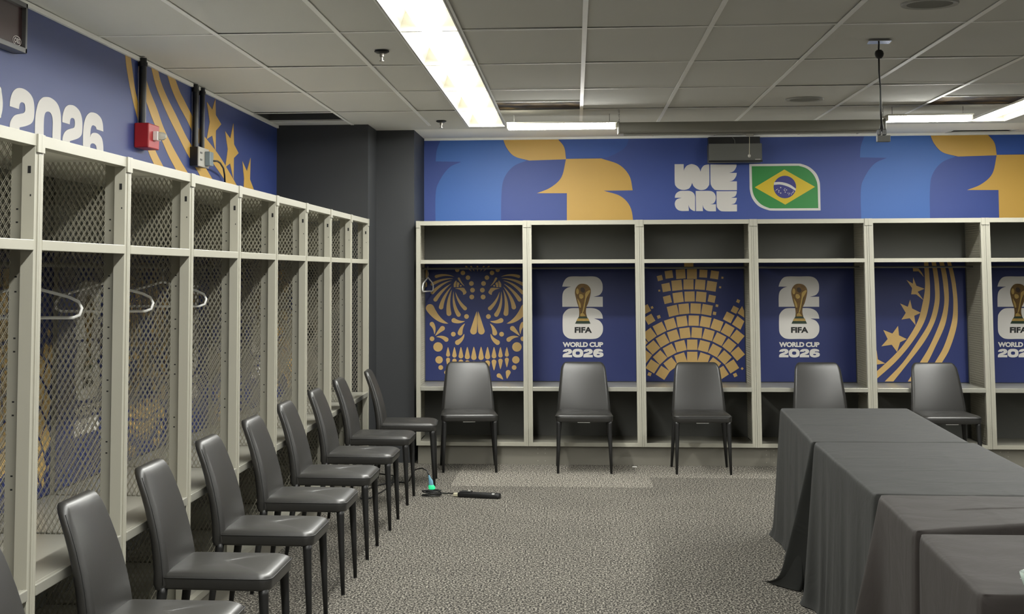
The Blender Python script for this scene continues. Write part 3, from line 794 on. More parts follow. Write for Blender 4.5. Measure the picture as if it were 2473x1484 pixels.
def mural_left():
    t = thing('wall_mural', 'blue mural band on the left wall with white 2026 and gold stripes and stars', 'mural', (WALL_L, 0, 0))
    Z0 = 1.90
    MB().box(0.001, 0.006, WALL_F+0.01, 11.848, Z0, CE-0.023).build('backing_sheet', M['mural_blue2'], t)
    XM = WALL_L + 0.007
    def mk(ox, oy, sc):
        def f(x, y, d):
            Yq, Z = onX(ox + x/sc, oy + y/sc, XM)
            return (0.006+d, Yq, min(CE-0.024, max(Z0+0.002, Z)))
        return f
    g = mk(0, 190, 8.246)
    two = [(190,548,1),(200,430),(240,290),(300,215),(378,187),(480,210),(580,285),(650,395),(678,540),(678,720),(660,830),(610,900),(510,945),(385,972,1),(385,1100,1),(190,1080,1),(195,900),(232,800),(300,728),(400,702),(468,685),(498,640),(498,560),(480,495),(430,470),(395,495),(380,550),(375,608,1)]
    zero = [(692,1350,1),(692,1050),(695,880),(710,690),(760,480),(830,390),(905,366),(1010,385),(1125,480),(1190,630),(1213,850),(1205,1190),(1202,1500,1),(1042,1500,1),(1042,1130),(1048,860),(1030,735),(990,672),(945,656),(902,680),(877,760),(868,900),(866,1100),(866,1420,1)]
    two2 = [(1237,868,1),(1245,740),(1285,600),(1340,540),(1395,524),(1480,545),(1570,630),(1620,750),(1638,900),(1630,1080),(1600,1150),(1530,1200),(1388,1245,1),(1380,1400,1),(1240,1380,1),(1242,1200),(1270,1095),(1325,1030),(1400,1000),(1462,982),(1485,940),(1488,860),(1470,800),(1432,783),(1402,805),(1390,860),(1386,912,1)]
    six = [(1650,1600,1),(1650,1320),(1652,1100),(1670,900),(1710,765),(1760,700),(1820,673),(1920,700),(2005,785),(2043,900),(2055,1055,1),(1920,1010,1),(1903,960),(1850,930),(1817,960),(1800,1040),(1792,1170,1),(1815,1108),(1870,1080),(1950,1100),(2020,1180),(2048,1300),(2055,1430),(2057,1700,1),(1922,1660,1),(1920,1390),(1890,1312),(1840,1290),(1803,1310),(1792,1370),(1790,1640,1)]
    pee = [(-150,60,1),(0,165),(30,280),(51,470),(44,620),(20,735),(0,785),(-150,830,1)]
    for s in (pee, two, zero, two2, six):
        mb = MB(); plate(mb, [smooth(s)], g, 0, .002); mb.build('letter', M['white'], t)
    h = mk(280, 120, 4.24)
    def band(Lp, Rp):
        return smooth([(Lp[0][0], Lp[0][1], 1)] + Lp[1:-1] + [(Lp[-1][0], Lp[-1][1], 1), (Rp[-1][0], Rp[-1][1], 1)] + Rp[1:-1][::-1] + [(Rp[0][0], Rp[0][1], 1)])
    for Lp, Rp in (([(92,25),(112,200),(165,485),(240,770),(330,1040),(385,1165),(435,1270)], [(147,40),(165,180),(200,430),(250,622),(303,760),(402,1030),(485,1197),(530,1290)]),
                   ([(225,90),(250,330),(320,560),(385,740),(480,955),(540,1090),(615,1232),(660,1320)], [(255,110),(300,272),(350,430),(420,605),(480,780),(560,955),(650,1120),(735,1262),(770,1330)]),
                   ([(355,150),(400,340),(450,480),(540,690),(640,890),(720,1050),(822,1222),(900,1360)], [(425,180),(460,330),(530,500),(620,680),(720,890),(800,1020),(915,1205),(1010,1365)]),
                   ([(520,235),(570,400),(640,560),(725,720),(790,850),(850,960),(985,1150),(1090,1300),(1170,1430)], [(597,270),(650,420),(700,520),(740,600),(852,815),(935,925),(1060,1090),(1180,1290),(1265,1440)])):
        mb = MB(); plate(mb, [band(Lp, Rp)], h, 0, .0015); mb.build('gold_stripe', M['mural_gold'], t)
    for P in ([(1018,490),(1022,670),(1078,765),(1022,830),(1020,1050),(985,880),(930,915),(960,740),(930,535),(985,615)],
              [(1202,755),(1208,970),(1255,1060),(1207,1110),(1203,1330),(1168,1165),(1120,1205),(1145,1020),(1118,835),(1170,910)],
              [(1378,1110),(1372,1330),(1410,1430),(1412,1500),(1305,1500),(1312,1320),(1295,1145),(1340,1245)],
              [(855,400),(870,420),(883,455),(850,460)]):
        mb = MB(); plate(mb, [P], h, 0, .002); mb.build('gold_star', M['mural_gold'], t)
M['mural_blue2'] = mat('mural_blue_left', (50, 70, 138), 0.5, vary=(1.5, 0.04))
mural_left()

# ================================================================== CHAIRS
def rrect(wd, dp, r, n=5, cx=0, cyy=0, z=0):
    pts = []
    hw, hd = wd/2, dp/2; r = min(r, hw*0.99, hd*0.99)
    for (qx, qy, a0) in ((hw-r, hd-r, 0), (-hw+r, hd-r, 90), (-hw+r, -hd+r, 180), (hw-r, -hd+r, 270)):
        for k in range(n+1):
            a = math.radians(a0 + 90*k/n); pts.append((cx+qx+r*math.cos(a), cyy+qy+r*math.sin(a), z))
    return pts
def make_chair():
    # local: the sitter faces -y; origin on the floor under the middle of the seat
    t = thing('dining_chair', '', 'chair')
    # backrest: lofted upholstered shell, leaning back
    def cyc(z):
        s = max(0, (z-0.44)/0.39)
        return 0.195 + 0.035*s + 0.075*s*s
    loops = []
    zs = [0.392, 0.398, 0.41, 0.45, 0.50, 0.56, 0.62, 0.68, 0.73, 0.77, 0.795, 0.810, 0.820, 0.826, 0.829]
    for z in zs:
        s = (z-0.39)/0.44
        wd = 0.432 - 0.060*s - 0.028*s*s
        th = 0.062 - 0.022*s
        e = 0.0
        if z > 0.77:
            q = (z-0.77)/0.059; e = 1 - math.sqrt(max(0, 1-q*q))
            wd -= 0.075*e; 
            th *= (1 - 0.72*e*e)
        if z < 0.40: wd -= 0.01; th -= 0.012
        # slightly bellied front
        lp = rrect(wd, th, min(0.024, th*0.48), 5, 0, cyc(z), z)
        lp = [(x, y - (0.010*(1-(2*x/wd)**2) if y < cyc(z) else 0.006*(1-(2*x/wd)**2)) + 0.012*(2*x/wd)**2*0 , zz) for x, y, zz in lp]
        loops.append(lp)
    b = MB().loft(loops).build('backrest', M['leather'], t, smooth='full')
    # edge seam on the sides of the back
    pp = []
    for sgn in (-1, 1):
        pts = []
        for z in zs[2:-4]:
            s = (z-0.39)/0.44; wd = 0.432 - 0.060*s - 0.028*s*s
            if z > 0.77:
                q = (z-0.77)/0.059; wd -= 0.075*(1 - math.sqrt(max(0, 1-q*q)))
            pts.append((sgn*(wd/2-0.0005), cyc(z)-0.012+0.001, z))
        pp.append(pts)
    for pts in pp: MB().tube(pts, 0.0018, 6).build('seam', M['piping'], b, smooth='full')
    # seat cushion
    loops = []
    def ring(z, inset, crown=0.0):
        pts = []
        for x, y, zz in rrect(1, 1, 0.10, 6, 0, 0, 0):
            yy = y*(0.430-2*inset)          # depth
            wloc = 0.448 - 0.028*(y+0.5)    # wider at the front
            xx = x*(wloc-2*inset)
            zc = z + crown*(1-(2*y)**2)*0.4
            if y < -0.3 and z > 0.44: zc -= 0.006*((-y-0.3)/0.2)
            pts.append((xx, yy-0.005, zc))
        return pts
    for z, ins in ((0.394,0.012),(0.397,0.004),(0.404,0.001),(0.425,0.0),(0.436,0.0),(0.445,0.002),(0.453,0.008),(0.459,0.020),(0.463,0.045),(0.465,0.09),(0.466,0.15),(0.466,0.20)):
        loops.append(ring(z, ins))
    st = MB().loft(loops).build('seat', M['leather'], t, smooth='full')
    sp = [(x*1.002, y*1.002, 0.438) for x, y, z in ring(0.438, -0.0006)]
    MB().tube(sp, 0.0022, 6, closed=True).build('piping', M['piping'], st, smooth='full')
    MB().box(-0.05, 0.045, -0.203, -0.199, 0.389, 0.3935).build('underside_label', M['white_plastic'], st)
    # legs, wrapped in leather, tapering to the foot
    for x0, y0, x1, y1, zt in ((-0.196,-0.190,-0.206,-0.205,0.40),(0.196,-0.190,0.206,-0.205,0.40),(-0.192,0.190,-0.218,0.240,0.40),(0.192,0.190,0.218,0.240,0.40)):
        P = [(x0,y0,zt),(x0*0.99+x1*0.01,y0,zt-0.02),((x0+x1)/2,(y0+y1)/2,0.2),(x1,y1,0.004)]
        lg = MB().tube(P, [0.0195,0.019,0.0145,0.0095], 14).build('leg', M['leather_leg'], t, smooth='full')
        MB().lathe([(0.0098,0.0),(0.0098,0.006)], 12, (x1,y1,0)).build('glide', M['black'], lg)
    return t
ch = make_chair()
first = True
def place_chair(x, y, rz, lab, grp):
    global first
    if first:
        ch.location = (x, y, 0); ch.rotation_euler = (0, 0, rz); ch['label'] = lab; ch['group'] = grp; first = False
    else: dup(ch, (x, y, 0), rz, lab, grp)
first = True
# back row: facing the camera
for x, y, rz, lab in (
        (-0.852, 11.99, 0.10, 'black faux-leather chair at the back in front of the skull panel'),
        (0.060, 11.99, 0.0, 'black faux-leather chair at the back in front of the first trophy emblem'),
        (0.973, 11.99, 0.0, 'black faux-leather chair at the back in front of the arched mosaic panel'),
        (1.925, 11.99, 0.0, 'black faux-leather chair at the back, seat hidden behind the farthest tablecloth'),
        (2.845, 11.99, 0.03, 'black faux-leather chair at the back in front of the stars and stripes panel')):
    place_chair(x, y, rz, lab, 'chairs in front of the back wall lockers')
ordn = ['nearest the camera, cut by the lower left corner', 'second from the camera', 'third from the camera', 'fourth from the camera', 'fifth from the camera', 'sixth from the camera', 'seventh from the camera', 'eighth from the camera', 'farthest, beside the charcoal corner']
for i, (x, y, rz) in enumerate(((-1.345,3.98,0),(-1.335,4.86,0),(-1.34,5.72,0),(-1.34,6.62,0),(-1.34,7.53,0),(-1.345,8.42,0),(-1.335,9.345,0),(-1.34,10.33,0),(-1.255,11.22,0.06))):
    place_chair(x, y, math.pi/2+rz, 'black faux-leather chair in the left row, ' + ordn[i], 'chairs in front of the left wall lockers')

# ================================================================== COVERED TABLES
def cloth(label, corners, ztop, m, flares, wave, floor_flare, seed, ridges):
    """corners: far-left, far-right, near-right, near-left (x, y); flares: outward drift at each corner's foot
       wave: fold depth at the foot for far, right, near, left sides"""
    rnd = random.Random(seed)
    fl, fr_, nr, nl = [Vector((c[0], c[1])) for c in corners]
    def bil(u, v): return fl*(1-u)*(1-v) + fr_*u*(1-v) + nr*u*v + nl*(1-u)*v
    N1, N2 = 40, 90
    cen = (fl+fr_+nr+nl)/4
    def topz(u, v):
        z = ztop
        for kind, pos, amp, lo, hi in ridges:
            c, o = (v, u) if kind == 'h' else (u, v)
            k = min(1, max(0, (o-lo)/0.12)) * min(1, max(0, (hi-o)/0.12))
            z += amp*k*math.exp(-((c-pos - 0.006*math.sin(o*9+pos*20))/0.011)**2)
        z += 0.0012*math.sin(u*11+seed)*math.sin(v*17)
        return z
    mb = MB(); V = []; idx = {}
    for j in range(N2+1):
        for i in range(N1+1):
            u, v = i/N1, j/N2; p = bil(u, v)
            e = min(u, 1-u, v*2, (1-v)*2)
            idx[(i, j)] = len(V); V.append((p.x, p.y, topz(u, v) if e > 0.001 else ztop-0.001))
    F = [(idx[(i,j)], idx[(i,j+1)], idx[(i+1,j+1)], idx[(i+1,j)]) for j in range(N2) for i in range(N1)]
    # pull the four corners in to a soft radius
    rad = 0.035
    per = [(i, 0) for i in range(N1)] + [(N1, j) for j in range(N2)] + [(i, N2) for i in range(N1, 0, -1)] + [(0, j) for j in range(N2, 0, -1)]
    side = [0]*N1 + [1]*N2 + [2]*N1 + [3]*N2
    cor = [fl, fr_, nr, nl]
    P0 = [Vector(V[idx[q]][:2]) for q in per]; n = len(P0)
    arc = [0.0]
    for k in range(1, n): arc.append(arc[-1] + (P0[k]-P0[k-1]).length)
    total = arc[-1] + (P0[0]-P0[-1]).length
    # outward normals, smoothed round the corners
    nor = []
    for k in range(n):
        d = P0[(k+1) % n] - P0[k]; nv = Vector((-d.y, d.x)); nv.normalize()
        if nv.dot(P0[k]-cen) < 0: nv = -nv
        nor.append(nv)
    sn = []
    for k in range(n):
        a = Vector((0, 0)); wsum = 0
        for q in range(-3, 4):
            g_ = math.exp(-(q/1.6)**2); a += nor[(k+q) % n]*g_
        a.normalize(); sn.append(a)
    ph = [rnd.random()*6.28 for _ in range(6)]
    def wv(k):
        s = arc[k]
        return 0.55*math.sin(s*9+ph[0]+0.9*math.sin(s*3.1)) + 0.30*math.sin(s*21+ph[1]+1.2*math.sin(s*4+ph[3])) + 0.20*max(0, math.sin(s*37+ph[2]+2*math.sin(s*6)))**3
    T = [0.006, 0.02, 0.05, 0.1, 0.2, 0.32, 0.45, 0.58, 0.70, 0.80, 0.88, 0.94, 0.975, 0.992]
    prev = [idx[q] for q in per]
    for t in T:
        cur = []
        for k in range(n):
            s = side[k]
            off = 0.010*min(1, t/0.03)**0.5 + 0.012*t
            ampw = wave[s]; d0 = min((P0[k]-c).length for c in cor)
            # blend the fold depth between neighbouring sides near a corner
            off += ampw*(t**0.9)*wv(k) + ampw*0.6*t
            p = P0[k] + sn[k]*off
            for c, flv in zip(cor, flares):
                g_ = math.exp(-((P0[k]-c).length/0.10)**2)
                p += Vector(flv)*g_*t**1.1
            for c in cor:       # soft corner
                dd = (P0[k]-c).length
                if dd < 0.04: p += (cen-c).normalized()*0.010*(1-dd/0.04)
            z = ztop*(1-t)
            if t > 0.93: 
                p += sn[k]*floor_flare[s]*(t-0.93)/0.06; z = max(0.004, z*0.8)
                for c, flv in zip(cor, flares):
                    g_ = math.exp(-((P0[k]-c).length/0.10)**2); p += Vector(flv)*g_*0.35*(t-0.93)/0.06
            if t < 0.03: z = ztop - 0.004 - 0.3*t
            cur.append(len(V)); V.append((p.x, p.y, z))
        for k in range(n):
            k2 = (k+1) % n; F.append((prev[k], prev[k2], cur[k2], cur[k]))
        prev = cur
    mb.add(V, F)
    o = mb.build('tablecloth', m, None, smooth='full')
    md = o.modifiers.new('sub', 'SUBSURF'); md.levels = 0; md.render_levels = 1
    tag(o, label, 'tablecloth', 'black cloths over the row of tables')
    return o
cloth('black tablecloth over the farthest table of the row, near the back lockers',
      [(1.215, 9.13), (1.955, 9.16), (1.855, 7.37), (1.128, 7.355)], 0.746, M['cloth'],
      [(-0.03, 0.03), (0.05, 0.03), (0.08, 0.0), (-0.13, 0.30)], (0.02, 0.03, 0.004, 0.022), (0.02, 0.02, 0.0, 0.012), 1,
      [('h', 0.56, 0.0045, -1, 2), ('h', 0.35, 0.0015, 0.3, 0.9), ('v', 0.62, 0.001, 0, 1)])
cloth('black tablecloth over the second table from the far end, in the middle of the row',
      [(1.128, 7.305), (1.87, 7.315), (1.80, 5.62), (1.084, 5.63)], 0.750, M['cloth'],
      [(-0.02, 0.0), (0.05, 0.0), (0.08, 0.0), (-0.04, 0.02)], (0.003, 0.03, 0.004, 0.028), (0.0, 0.02, 0.0, 0.01), 4,
      [('h', 0.36, 0.002, 0.0, 0.7), ('h', 0.60, 0.003, 0.15, 1.0), ('h', 0.80, 0.002, 0.3, 0.9), ('v', 0.68, 0.0018, -1, 2)])
cloth('brownish black tablecloth with raised folds over the third table from the far end',
      [(1.088, 5.588), (1.80, 5.58), (1.76, 5.16), (1.052, 4.835)], 0.753, M['cloth_brown'],
      [(-0.17, -0.03), (0.05, 0.0), (0.05, 0.0), (0.0, 0.0)], (0.003, 0.03, 0.006, 0.010), (0.0, 0.02, 0.0, 0.0), 9,
      [('h', 0.50, 0.005, 0.2, 0.8), ('v', 0.45, 0.0022, -1, 2)])
cloth('brownish black tablecloth over the nearest table, at the lower right corner',
      [(1.052, 4.795), (1.78, 4.80), (1.74, 3.90), (1.012, 3.925)], 0.750, M['cloth_brown'],
      [(0.0, 0.0), (0.05, 0.0), (0.05, -0.05), (-0.02, -0.03)], (0.004, 0.03, 0.035, 0.008), (0.0, 0.02, 0.02, 0.0), 14,
      [('h', 0.36, 0.003, 0.3, 1.5), ('v', 0.50, 0.0012, -1, 2)])

# dish and slip of paper at the table's near end
def table_items():
    mb = MB().lathe([(0.028,0.0),(0.040,0.004),(0.052,0.018),(0.058,0.038),(0.060,0.050),(0.056,0.051),(0.054,0.040),(0.046,0.018),(0.030,0.010),(0.001,0.009)], 32)
    o = mb.build('glass_dish', M['dish'], None, smooth='full'); o.location = (1.163, 3.925, 0.753)
    tag(o, 'pale green glass dish cut by the right edge on the nearest tablecloth', 'dish')
    p = MB().add([(0,0,0),(0.09,0.012,0),(0.075,-0.07,0),(0.022,-0.03,0),(0,0,0.0006),(0.09,0.012,0.0006),(0.075,-0.07,0.0006),(0.022,-0.03,0.0006)],
                 [(0,3,2,1),(4,5,6,7),(0,1,5,4),(1,2,6,5),(2,3,7,6),(3,0,4,7)]).build('paper_slip', M['paper'])
    p.location = (1.152, 4.10, 0.7545); tag(p, 'small white pointed paper slip behind the pale green dish', 'paper')
table_items()

# ================================================================== THINGS ON THE LEFT WALL
def left_wall():
    X = WALL_L + 0.0065
    # fire alarm strobe: red box side-on to the camera
    t = thing('fire_alarm', 'red fire alarm box with clear strobe above the left lockers', 'fire alarm', (X, 8.02, 2.24))
    MB().box(0.0, 0.082, -0.095, 0.115, 0.0, 0.135).build('alarm_box', M['red'], t, bevel=0.006)
    MB().box(0.082, 0.110, -0.02, 0.05, 0.045, 0.095).build('strobe_mount', M['white_plastic'], t, bevel=0.004)
    l = MB().loft([rrect(0.045,0.05,0.01,4,0.0,0.0,0), rrect(0.042,0.046,0.012,4,0,0,0.022), rrect(0.022,0.024,0.010,4,0,0,0.038)]).build('strobe_lens', M['clear'], t, smooth=True)
    l.rotation_euler = (0, math.pi/2, 0); l.location = (0.110, 0.015, 0.070)
    def pipe(name, y, r, z0, lab):
        q = thing(name, lab, 'conduit pipe', (X, y, z0))
        MB().tube([(r+0.004,0,0),(r+0.004,0,CE-0.004-z0)], r, 14).build('pipe', M['black_pipe'], q, smooth=True)
        MB().lathe([(r*1.25,0),(r*1.25,0.022)], 14, (r+0.004,0,CE-0.05-z0)).build('coupling', M['black_pipe'], q, smooth=True)
        return q
    pipe('conduit_pipe', 7.99, 0.021, 2.372, 'black conduit pipe running from the red alarm box up to the ceiling')
    pipe('conduit_pipe', 9.15, 0.017, 2.345, 'black conduit pipe above the outlet box, nearest of three')
    pipe('conduit_pipe', 9.225, 0.010, 2.345, 'thin black conduit pipe above the outlet box, middle of three')
    pipe('conduit_pipe', 9.33, 0.017, 2.345, 'black conduit pipe above the outlet box, farthest of three')
    t = thing('outlet_box', 'black and white electrical outlet box with a plug, above the left lockers', 'outlet box', (X, 9.2, 2.225))
    MB().box(0.0, 0.05, -0.09, 0.17, 0.0, 0.118).build('back_box', M['black'], t, bevel=0.003)
    MB().box(0.05, 0.057, -0.09, 0.17, -0.002, 0.120).build('cover_plate', M['offwhite'], t, bevel=0.002)
    s = MB()
    for z in (0.035, 0.078):
        s.box(0.0568, 0.0580, -0.05, -0.035, z, z+0.012); s.box(0.0568, 0.0580, -0.02, -0.006, z, z+0.012)
    s.build('socket', M['hole'], t)
    t2 = thing('power_plug', 'pale blue-grey power adapter plugged into the outlet above the left lockers', 'plug', (X+0.057, 9.31, 2.27))
    MB().box(0.0, 0.035, -0.045, 0.045, -0.035, 0.055).build('adapter_body', M['plugbody'], t2, bevel=0.004)
    c = [(0.03, 0.03, 0.0), (0.045, 0.10, 0.004), (0.04, 0.20, 0.0), (0.01, 0.42, -0.02), (-0.025, 0.60, -0.05), (-0.04, 0.68, -0.10), (-0.045, 0.70, -0.30)]
    MB().tube(c, 0.006, 8).build('power_cord', M['black'], t2, smooth='full')
    # clock / scoreboard
    t = thing('digital_clock', 'grey-framed dark digital clock with OES oval logo at the upper left corner', 'clock', (X, 5.80, 2.495))
    fr = MB()
    wY0, wY1, hz = -0.36, 0.36, 0.215
    fr.box(0, 0.058, wY0, wY1, 0, 0.022); fr.box(0, 0.058, wY0, wY1, hz-0.02, hz); fr.box(0, 0.058, wY0, wY0+0.02, 0, hz); fr.box(0, 0.058, wY1-0.02, wY1, 0, hz)
    fr.build('frame', M['clockframe'], t, bevel=0.002)
    MB().box(0, 0.040, wY0+0.02, wY1-0.02, 0.02, hz-0.018).build('clock_face', M['clockglass'], t)
    f3 = lambda x, z, d: (0.0405+d, x, z)
    mb = MB(); plate(mb, [circ(0.285, 0.045, 0.048, 0.021), circ(0.285, 0.045, 0.044, 0.018)], f3, 0, 0.001); lo = mb.build('logo', M['white'], t)
    text_mesh('OES', 'logo_lettering', M['white'], lo, 0.252, 0.035, 0.021, 0.066, f3, 0.0012, 0.03)
M['plugbody'] = mat('adapter_grey', (150, 165, 170), 0.3)
left_wall()

# ================================================================== CEILING ITEMS
def ceiling_items():
    def sprinkler(x, y, lab):
        t = thing('sprinkler', lab, 'sprinkler', (x, y, CE-0.003), 0, 'ceiling sprinklers')
        MB().lathe([(0.0,0.0),(0.040,0.0),(0.040,-0.006),(0.026,-0.013),(0.0,-0.013)], 24).build('escutcheon', M['dark_metal'], t, smooth=True)
        MB().lathe([(0.0,-0.012),(0.011,-0.012),(0.011,-0.030),(0.006,-0.034),(0.006,-0.050),(0.012,-0.052),(0.012,-0.056),(0.0,-0.057)], 14).build('nozzle', M['nozzle'], t, smooth=True)
    sprinkler(-1.018, 7.87, 'dark fire sprinkler on the ceiling left of the long lamp row, nearer one')
    sprinkler(-1.031, 11.60, 'dark fire sprinkler on the ceiling left of the long lamp row, near the charcoal corner')
    def speaker(x, y, r, lab):
        t = thing('ceiling_speaker', lab, 'ceiling speaker', (x, y, CE-0.001), 0, 'round ceiling speakers')
        MB().lathe([(r*0.80,0.004),(r*0.80,-0.003),(r*0.98,-0.006),(r,-0.002),(r,0.004)], 40).build('rim', M['spk_rim'], t, smooth=True)
        MB().lathe([(0.0,-0.002),(r*0.80,-0.002),(r*0.80,0.003),(0,0.003)], 40).build('grille', M['spk'], t)
    speaker(1.594, 10.44, 0.128, 'round flush ceiling speaker between the hanging cord and the back wall')
    speaker(1.585, 6.73, 0.125, 'round flush ceiling speaker at the top edge of the photo')
    # hanging cord with receptacle
    x, y = 1.577, 7.81
    t = thing('ceiling_drop_cord', 'black cord with ball hanging from a ceiling plate to a grey outlet bar', 'hanging cord', (x, y, CE))
    p = MB().add([(-0.062,-0.055,-0.004),(0.055,-0.055,-0.004),(0.062,0.055,-0.004),(-0.050,0.055,-0.004),(-0.062,-0.055,-0.008),(0.055,-0.055,-0.008),(0.062,0.055,-0.008),(-0.050,0.055,-0.008)],
                 [(0,1,2,3),(7,6,5,4),(0,4,5,1),(1,5,6,2),(2,6,7,3),(3,7,4,0)]).build('ceiling_plate', M['chrome'], t)
    MB().tube([(0,0,-0.006),(-0.003,0,-0.06)], 0.0045, 8).build('stem', M['black'], t, smooth=True)
    MB().lathe([(0.0,-0.093),(0.012,-0.091),(0.0205,-0.080),(0.0235,-0.068),(0.0205,-0.055),(0.012,-0.047),(0.0,-0.045)], 20).build('ball', M['black'], t, smooth='full')
    MB().tube([(-0.002,0,-0.09),(-0.003,0,-0.16),(0.001,0,-0.25),(-0.001,0,-0.35),(0.002,0,-0.445)], 0.0042, 8).build('cord', M['black'], t, smooth='full')
    MB().tube([(0.005,0.002,-0.22),(0.006,0.002,-0.33),(0.007,0.001,-0.44)], 0.0018, 6).build('thin_cable', M['offwhite'], t, smooth='full')
    MB().loft([rrect(0.012,0.012,0.005,3,0.002,0,-0.43), rrect(0.022,0.02,0.006,3,0.002,0,-0.455), rrect(0.024,0.022,0.006,3,0.002,0,-0.47)]).build('cord_grip', M['black'], t, smooth=True)
    MB().box(-0.020, -0.002, -0.012, 0.012, -0.490, -0.458).build('connector', M['clearbox'], t, bevel=0.004)
    MB().box(0.004, 0.024, -0.012, 0.012, -0.490, -0.458).build('connector', M['clearbox'], t, bevel=0.004)
    MB().box(-0.024, 0.042, -0.018, 0.018, -0.524, -0.492).build('outlet_bar', M['greymetal'], t, bevel=0.002)
    # projector screen case
    t = thing('projector_screen', 'long grey roll-up projector screen case hanging below the ceiling lamps', 'projector screen', (1.28, 10.95, 2.565))
    L = 0.945
    prof = [(-0.045,0.012),(-0.045,0.060),(-0.030,0.080),(0.030,0.082),(0.045,0.060),(0.045,0.012),(0.03,0.0),(-0.03,0.0)]
    MB().loft([[(-L, a, b) for a, b in prof], [(L, a, b) for a, b in prof]]).build('case', M['screencase'], t, smooth=True)
    MB().box(-L+0.03, L-0.05, -0.012, 0.012, -0.014, 0.0).build('bottom_bar', M['screencase'], t, bevel=0.003)
    for s in (-1, 1):
        MB().box(min(s*L, s*(L+0.012)), max(s*L, s*(L+0.012)), -0.048, 0.048, -0.002, 0.086).build('end_cap', M['offwhite'] if s < 0 else M['greymetal'], t, bevel=0.003)
        ch_ = MB()
        z = 0.086
        ztop = CE-0.002-2.565; k = 0
        while z < ztop - 0.004:
            z2 = min(z+0.018, ztop); a = [(0.004*math.cos(q*math.pi/4), 0, (z+z2)/2 + (z2-z)*0.62*math.sin(q*math.pi/4)) for q in range(8)]
            if k % 2: a = [(0, p_[0], p_[2]) for p_ in a]
            a = [(p_[0] + s*(L-0.0), p_[1], p_[2]) for p_ in a]
            ch_.tube(a, 0.0014, 5, closed=True); z += 0.018; k += 1
        ch_.build('chain', M['chrome'], t)
    MB().box(-0.032, 0.022, -0.02, 0.0, -0.030, -0.012).build('pull_handle', M['offwhite'], t, bevel=0.003)
    MB().tube([(-0.008,-0.01,-0.03),(-0.010,-0.01,-0.10),(-0.012,-0.01,-0.160)], 0.0022, 6).build('pull_cord', M['cream'], t)
    MB().lathe([(0,-0.185),(0.008,-0.182),(0.011,-0.173),(0.008,-0.164),(0.0,-0.160)], 14, (-0.012,-0.01,0)).build('pull_knob', M['offwhite'], t, smooth='full')
    # wall unit
    t = thing('wall_unit', 'dark grey rectangular wall unit on a black bracket above WE ARE lettering', 'wall unit', (1.390, WALL_B-0.008, 0))
    MB().box(-0.228, 0.225, -0.17, -0.002, 2.500, 2.658).build('case', M['unit'], t, bevel=0.006)
    MB().box(-0.230, 0.227, -0.173, -0.169, 2.497, 2.512).build('bottom_trim', M['black'], t)
    MB().box(0.165, 0.210, -0.1745, -0.170, 2.516, 2.521).build('badge', M['white'], t)
    MB().box(-0.222, 0.218, -0.10, -0.002, 2.658, CE-0.022).build('bracket', M['black'], t)
    MB().tube([(-0.02,-0.105,2.72),(0.0,-0.11,2.69),(0.002,-0.11,2.66)], 0.003, 6).build('cable', M['greymetal'], t)
    # dark openings in the ceiling by the wall: short lids above the holes
    for i, h in enumerate(HOLES[2:]):
        a, b, c, d = h
        o = MB(); o.box(a, b, c, d, CE+0.09, CE+0.10)
        o.box(a, a+0.004, c, d, CE+0.01, CE+0.09); o.box(b-0.004, b, c, d, CE+0.01, CE+0.09); o.box(a, b, c, c+0.004, CE+0.01, CE+0.09); o.box(a, b, d-0.004, d, CE+0.01, CE+0.09)
        q = o.build('ceiling_vent', M['hole'] if i else M['ventgrey'])
        tag(q, ['square recessed grey ceiling vent over the far left lockers', 'dark slot vent in the ceiling left of the wall unit', 'dark slot vent in the ceiling right of the wall unit, above the flag', 'dark slot vent in the ceiling above the right end gold shape'][i], 'ceiling vent')
        rim = MB(); g = 0.012
        rim.box(a-g, b+g, c-g, c, CE-0.004, CE); rim.box(a-g, b+g, d, d+g, CE-0.004, CE); rim.box(a-g, a, c, d, CE-0.004, CE); rim.box(b, b+g, c, d, CE-0.004, CE)
        rim.build('rim', M['tbar'], q)
M['ventgrey'] = mat('vent_grey', (74, 75, 74), 0.7)
M['nozzle'] = mat('sprinkler_brass', (150, 145, 138), 0.4, 0.5)
M['spk'] = mat('speaker_grille', (150, 149, 142), 0.9)
M['spk_rim'] = mat('speaker_rim', (205, 204, 198), 0.7)
M['clearbox'] = mat('smoky_plastic', (78, 78, 76), 0.2, spec=0.7)
ceiling_items()

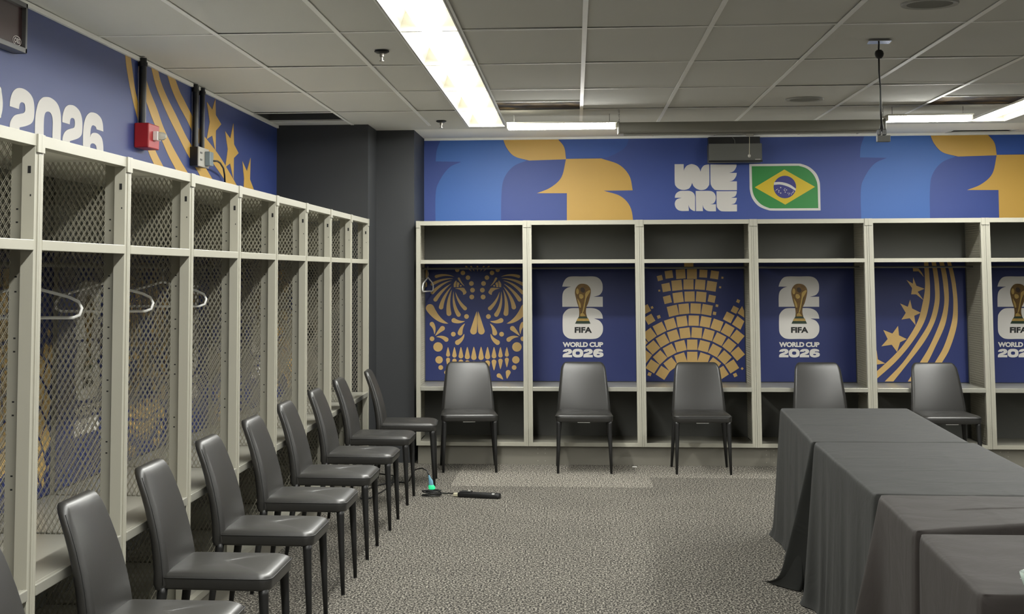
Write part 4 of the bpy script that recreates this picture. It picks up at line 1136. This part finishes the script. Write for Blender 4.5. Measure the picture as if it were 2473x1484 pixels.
# ================================================================== FLOOR ITEMS
def floor_items():
    t = thing('power_strip', 'black power strip lying on the carpet in front of the back chairs', 'power strip', (-0.675, 10.50, 0), math.radians(-14))
    L = 0.152
    MB().loft([rrect(0.30, 0.062, 0.014, 4, 0, 0, 0.002), rrect(0.304, 0.066, 0.015, 4, 0, 0, 0.008), rrect(0.304, 0.066, 0.015, 4, 0, 0, 0.026), rrect(0.292, 0.054, 0.012, 4, 0, 0, 0.034)]).build('body', M['black'], t, smooth=True)
    MB().box(-0.135, -0.055, -0.026, 0.026, 0.033, 0.042).build('switch_block', M['black'], t, bevel=0.004)
    MB().box(-0.080, -0.066, -0.012, 0.012, 0.042, 0.046).build('switch', M['offwhite'], t)
    s = MB()
    for x in (-0.03, 0.01, 0.05, 0.09):
        s.box(x-0.007, x-0.004, -0.01, 0.01, 0.0335, 0.0345); s.box(x+0.004, x+0.007, -0.01, 0.01, 0.0335, 0.0345)
    s.build('socket', M['hole'], t)
    MB().box(0.100, 0.118, -0.030, -0.020, 0.028, 0.036).build('indicator', M['white_plastic'], t)
    MB().box(-0.185, -0.152, -0.022, 0.0, 0.004, 0.026).build('cord_tag', M['cream'], t, bevel=0.003)
    cordpts = [(-0.15,0.0,0.018),(-0.19,0.01,0.02),(-0.25,0.045,0.012),(-0.31,0.06,0.010),(-0.36,0.02,0.012)]
    MB().tube(cordpts, 0.0042, 8).build('power_cord', M['black'], t, smooth='full')
    # coil of spare cord
    pts = []
    rnd = random.Random(3)
    for k in range(150):
        a = k*0.27; r = 0.040 + 0.012*math.sin(k*0.13) + 0.004*rnd.random()
        pts.append((r*1.35*math.cos(a), r*math.sin(a)+0.008*math.sin(k*0.05), 0.006 + 0.034*(0.5+0.5*math.sin(k*0.083)) ))
    o = MB().tube(pts, 0.0036, 6).build('cord_coil', M['black'], None, smooth='full'); o.location = (-1.005, 10.55, 0)
    tag(o, 'tangled coil of black cord on the carpet by the farthest left chair', 'cord coil')
    t = thing('power_plug', 'pale blue plug with lit green end standing on the black cord coil', 'plug', (-1.02, 10.60, 0.040))
    MB().loft([rrect(0.044,0.036,0.012,4,0.006,0,0.0), rrect(0.046,0.036,0.012,4,0.004,0,0.018), rrect(0.036,0.030,0.010,4,0,0,0.030)]).build('lit_end', M['plug_green'], t, smooth=True)
    MB().loft([rrect(0.034,0.028,0.010,4,0,0,0.030), rrect(0.030,0.026,0.010,4,-0.003,0,0.060), rrect(0.018,0.016,0.006,4,-0.010,0,0.078), rrect(0.010,0.010,0.004,4,-0.016,0,0.098)]).build('plug_body', M['blue_plastic'], t, smooth=True)
    c = [(-0.016,0,0.095),(-0.03,0.02,0.125),(-0.07,0.08,0.135),(-0.13,0.20,0.11),(-0.17,0.32,0.06),(-0.20,0.42,0.0),(-0.24,0.56,-0.034),(-0.33,0.60,-0.034),(-0.44,0.40,-0.034),(-0.50,0.10,-0.034),(-0.46,-0.25,-0.034),(-0.40,-0.2,-0.034),(-0.36,0.1,-0.034),(-0.33,0.45,-0.034),(-0.38,0.95,-0.034),(-0.52,1.05,-0.034)]
    q = [(x, y) for x, y, z in c]
    MB().tube(c, 0.0048, 8).build('power_cord', M['black'], t, smooth='full')
    # scrap on the carpet by the plinth
    o = MB().box(-0.018, 0.018, -0.006, 0.006, 0.0, 0.006).build('paper_scrap', M['paper']); o.location = (0.46, 12.20, 0.0)
    tag(o, 'tiny white paper scrap on the carpet left of the mosaic locker chair', 'paper scrap')
floor_items()
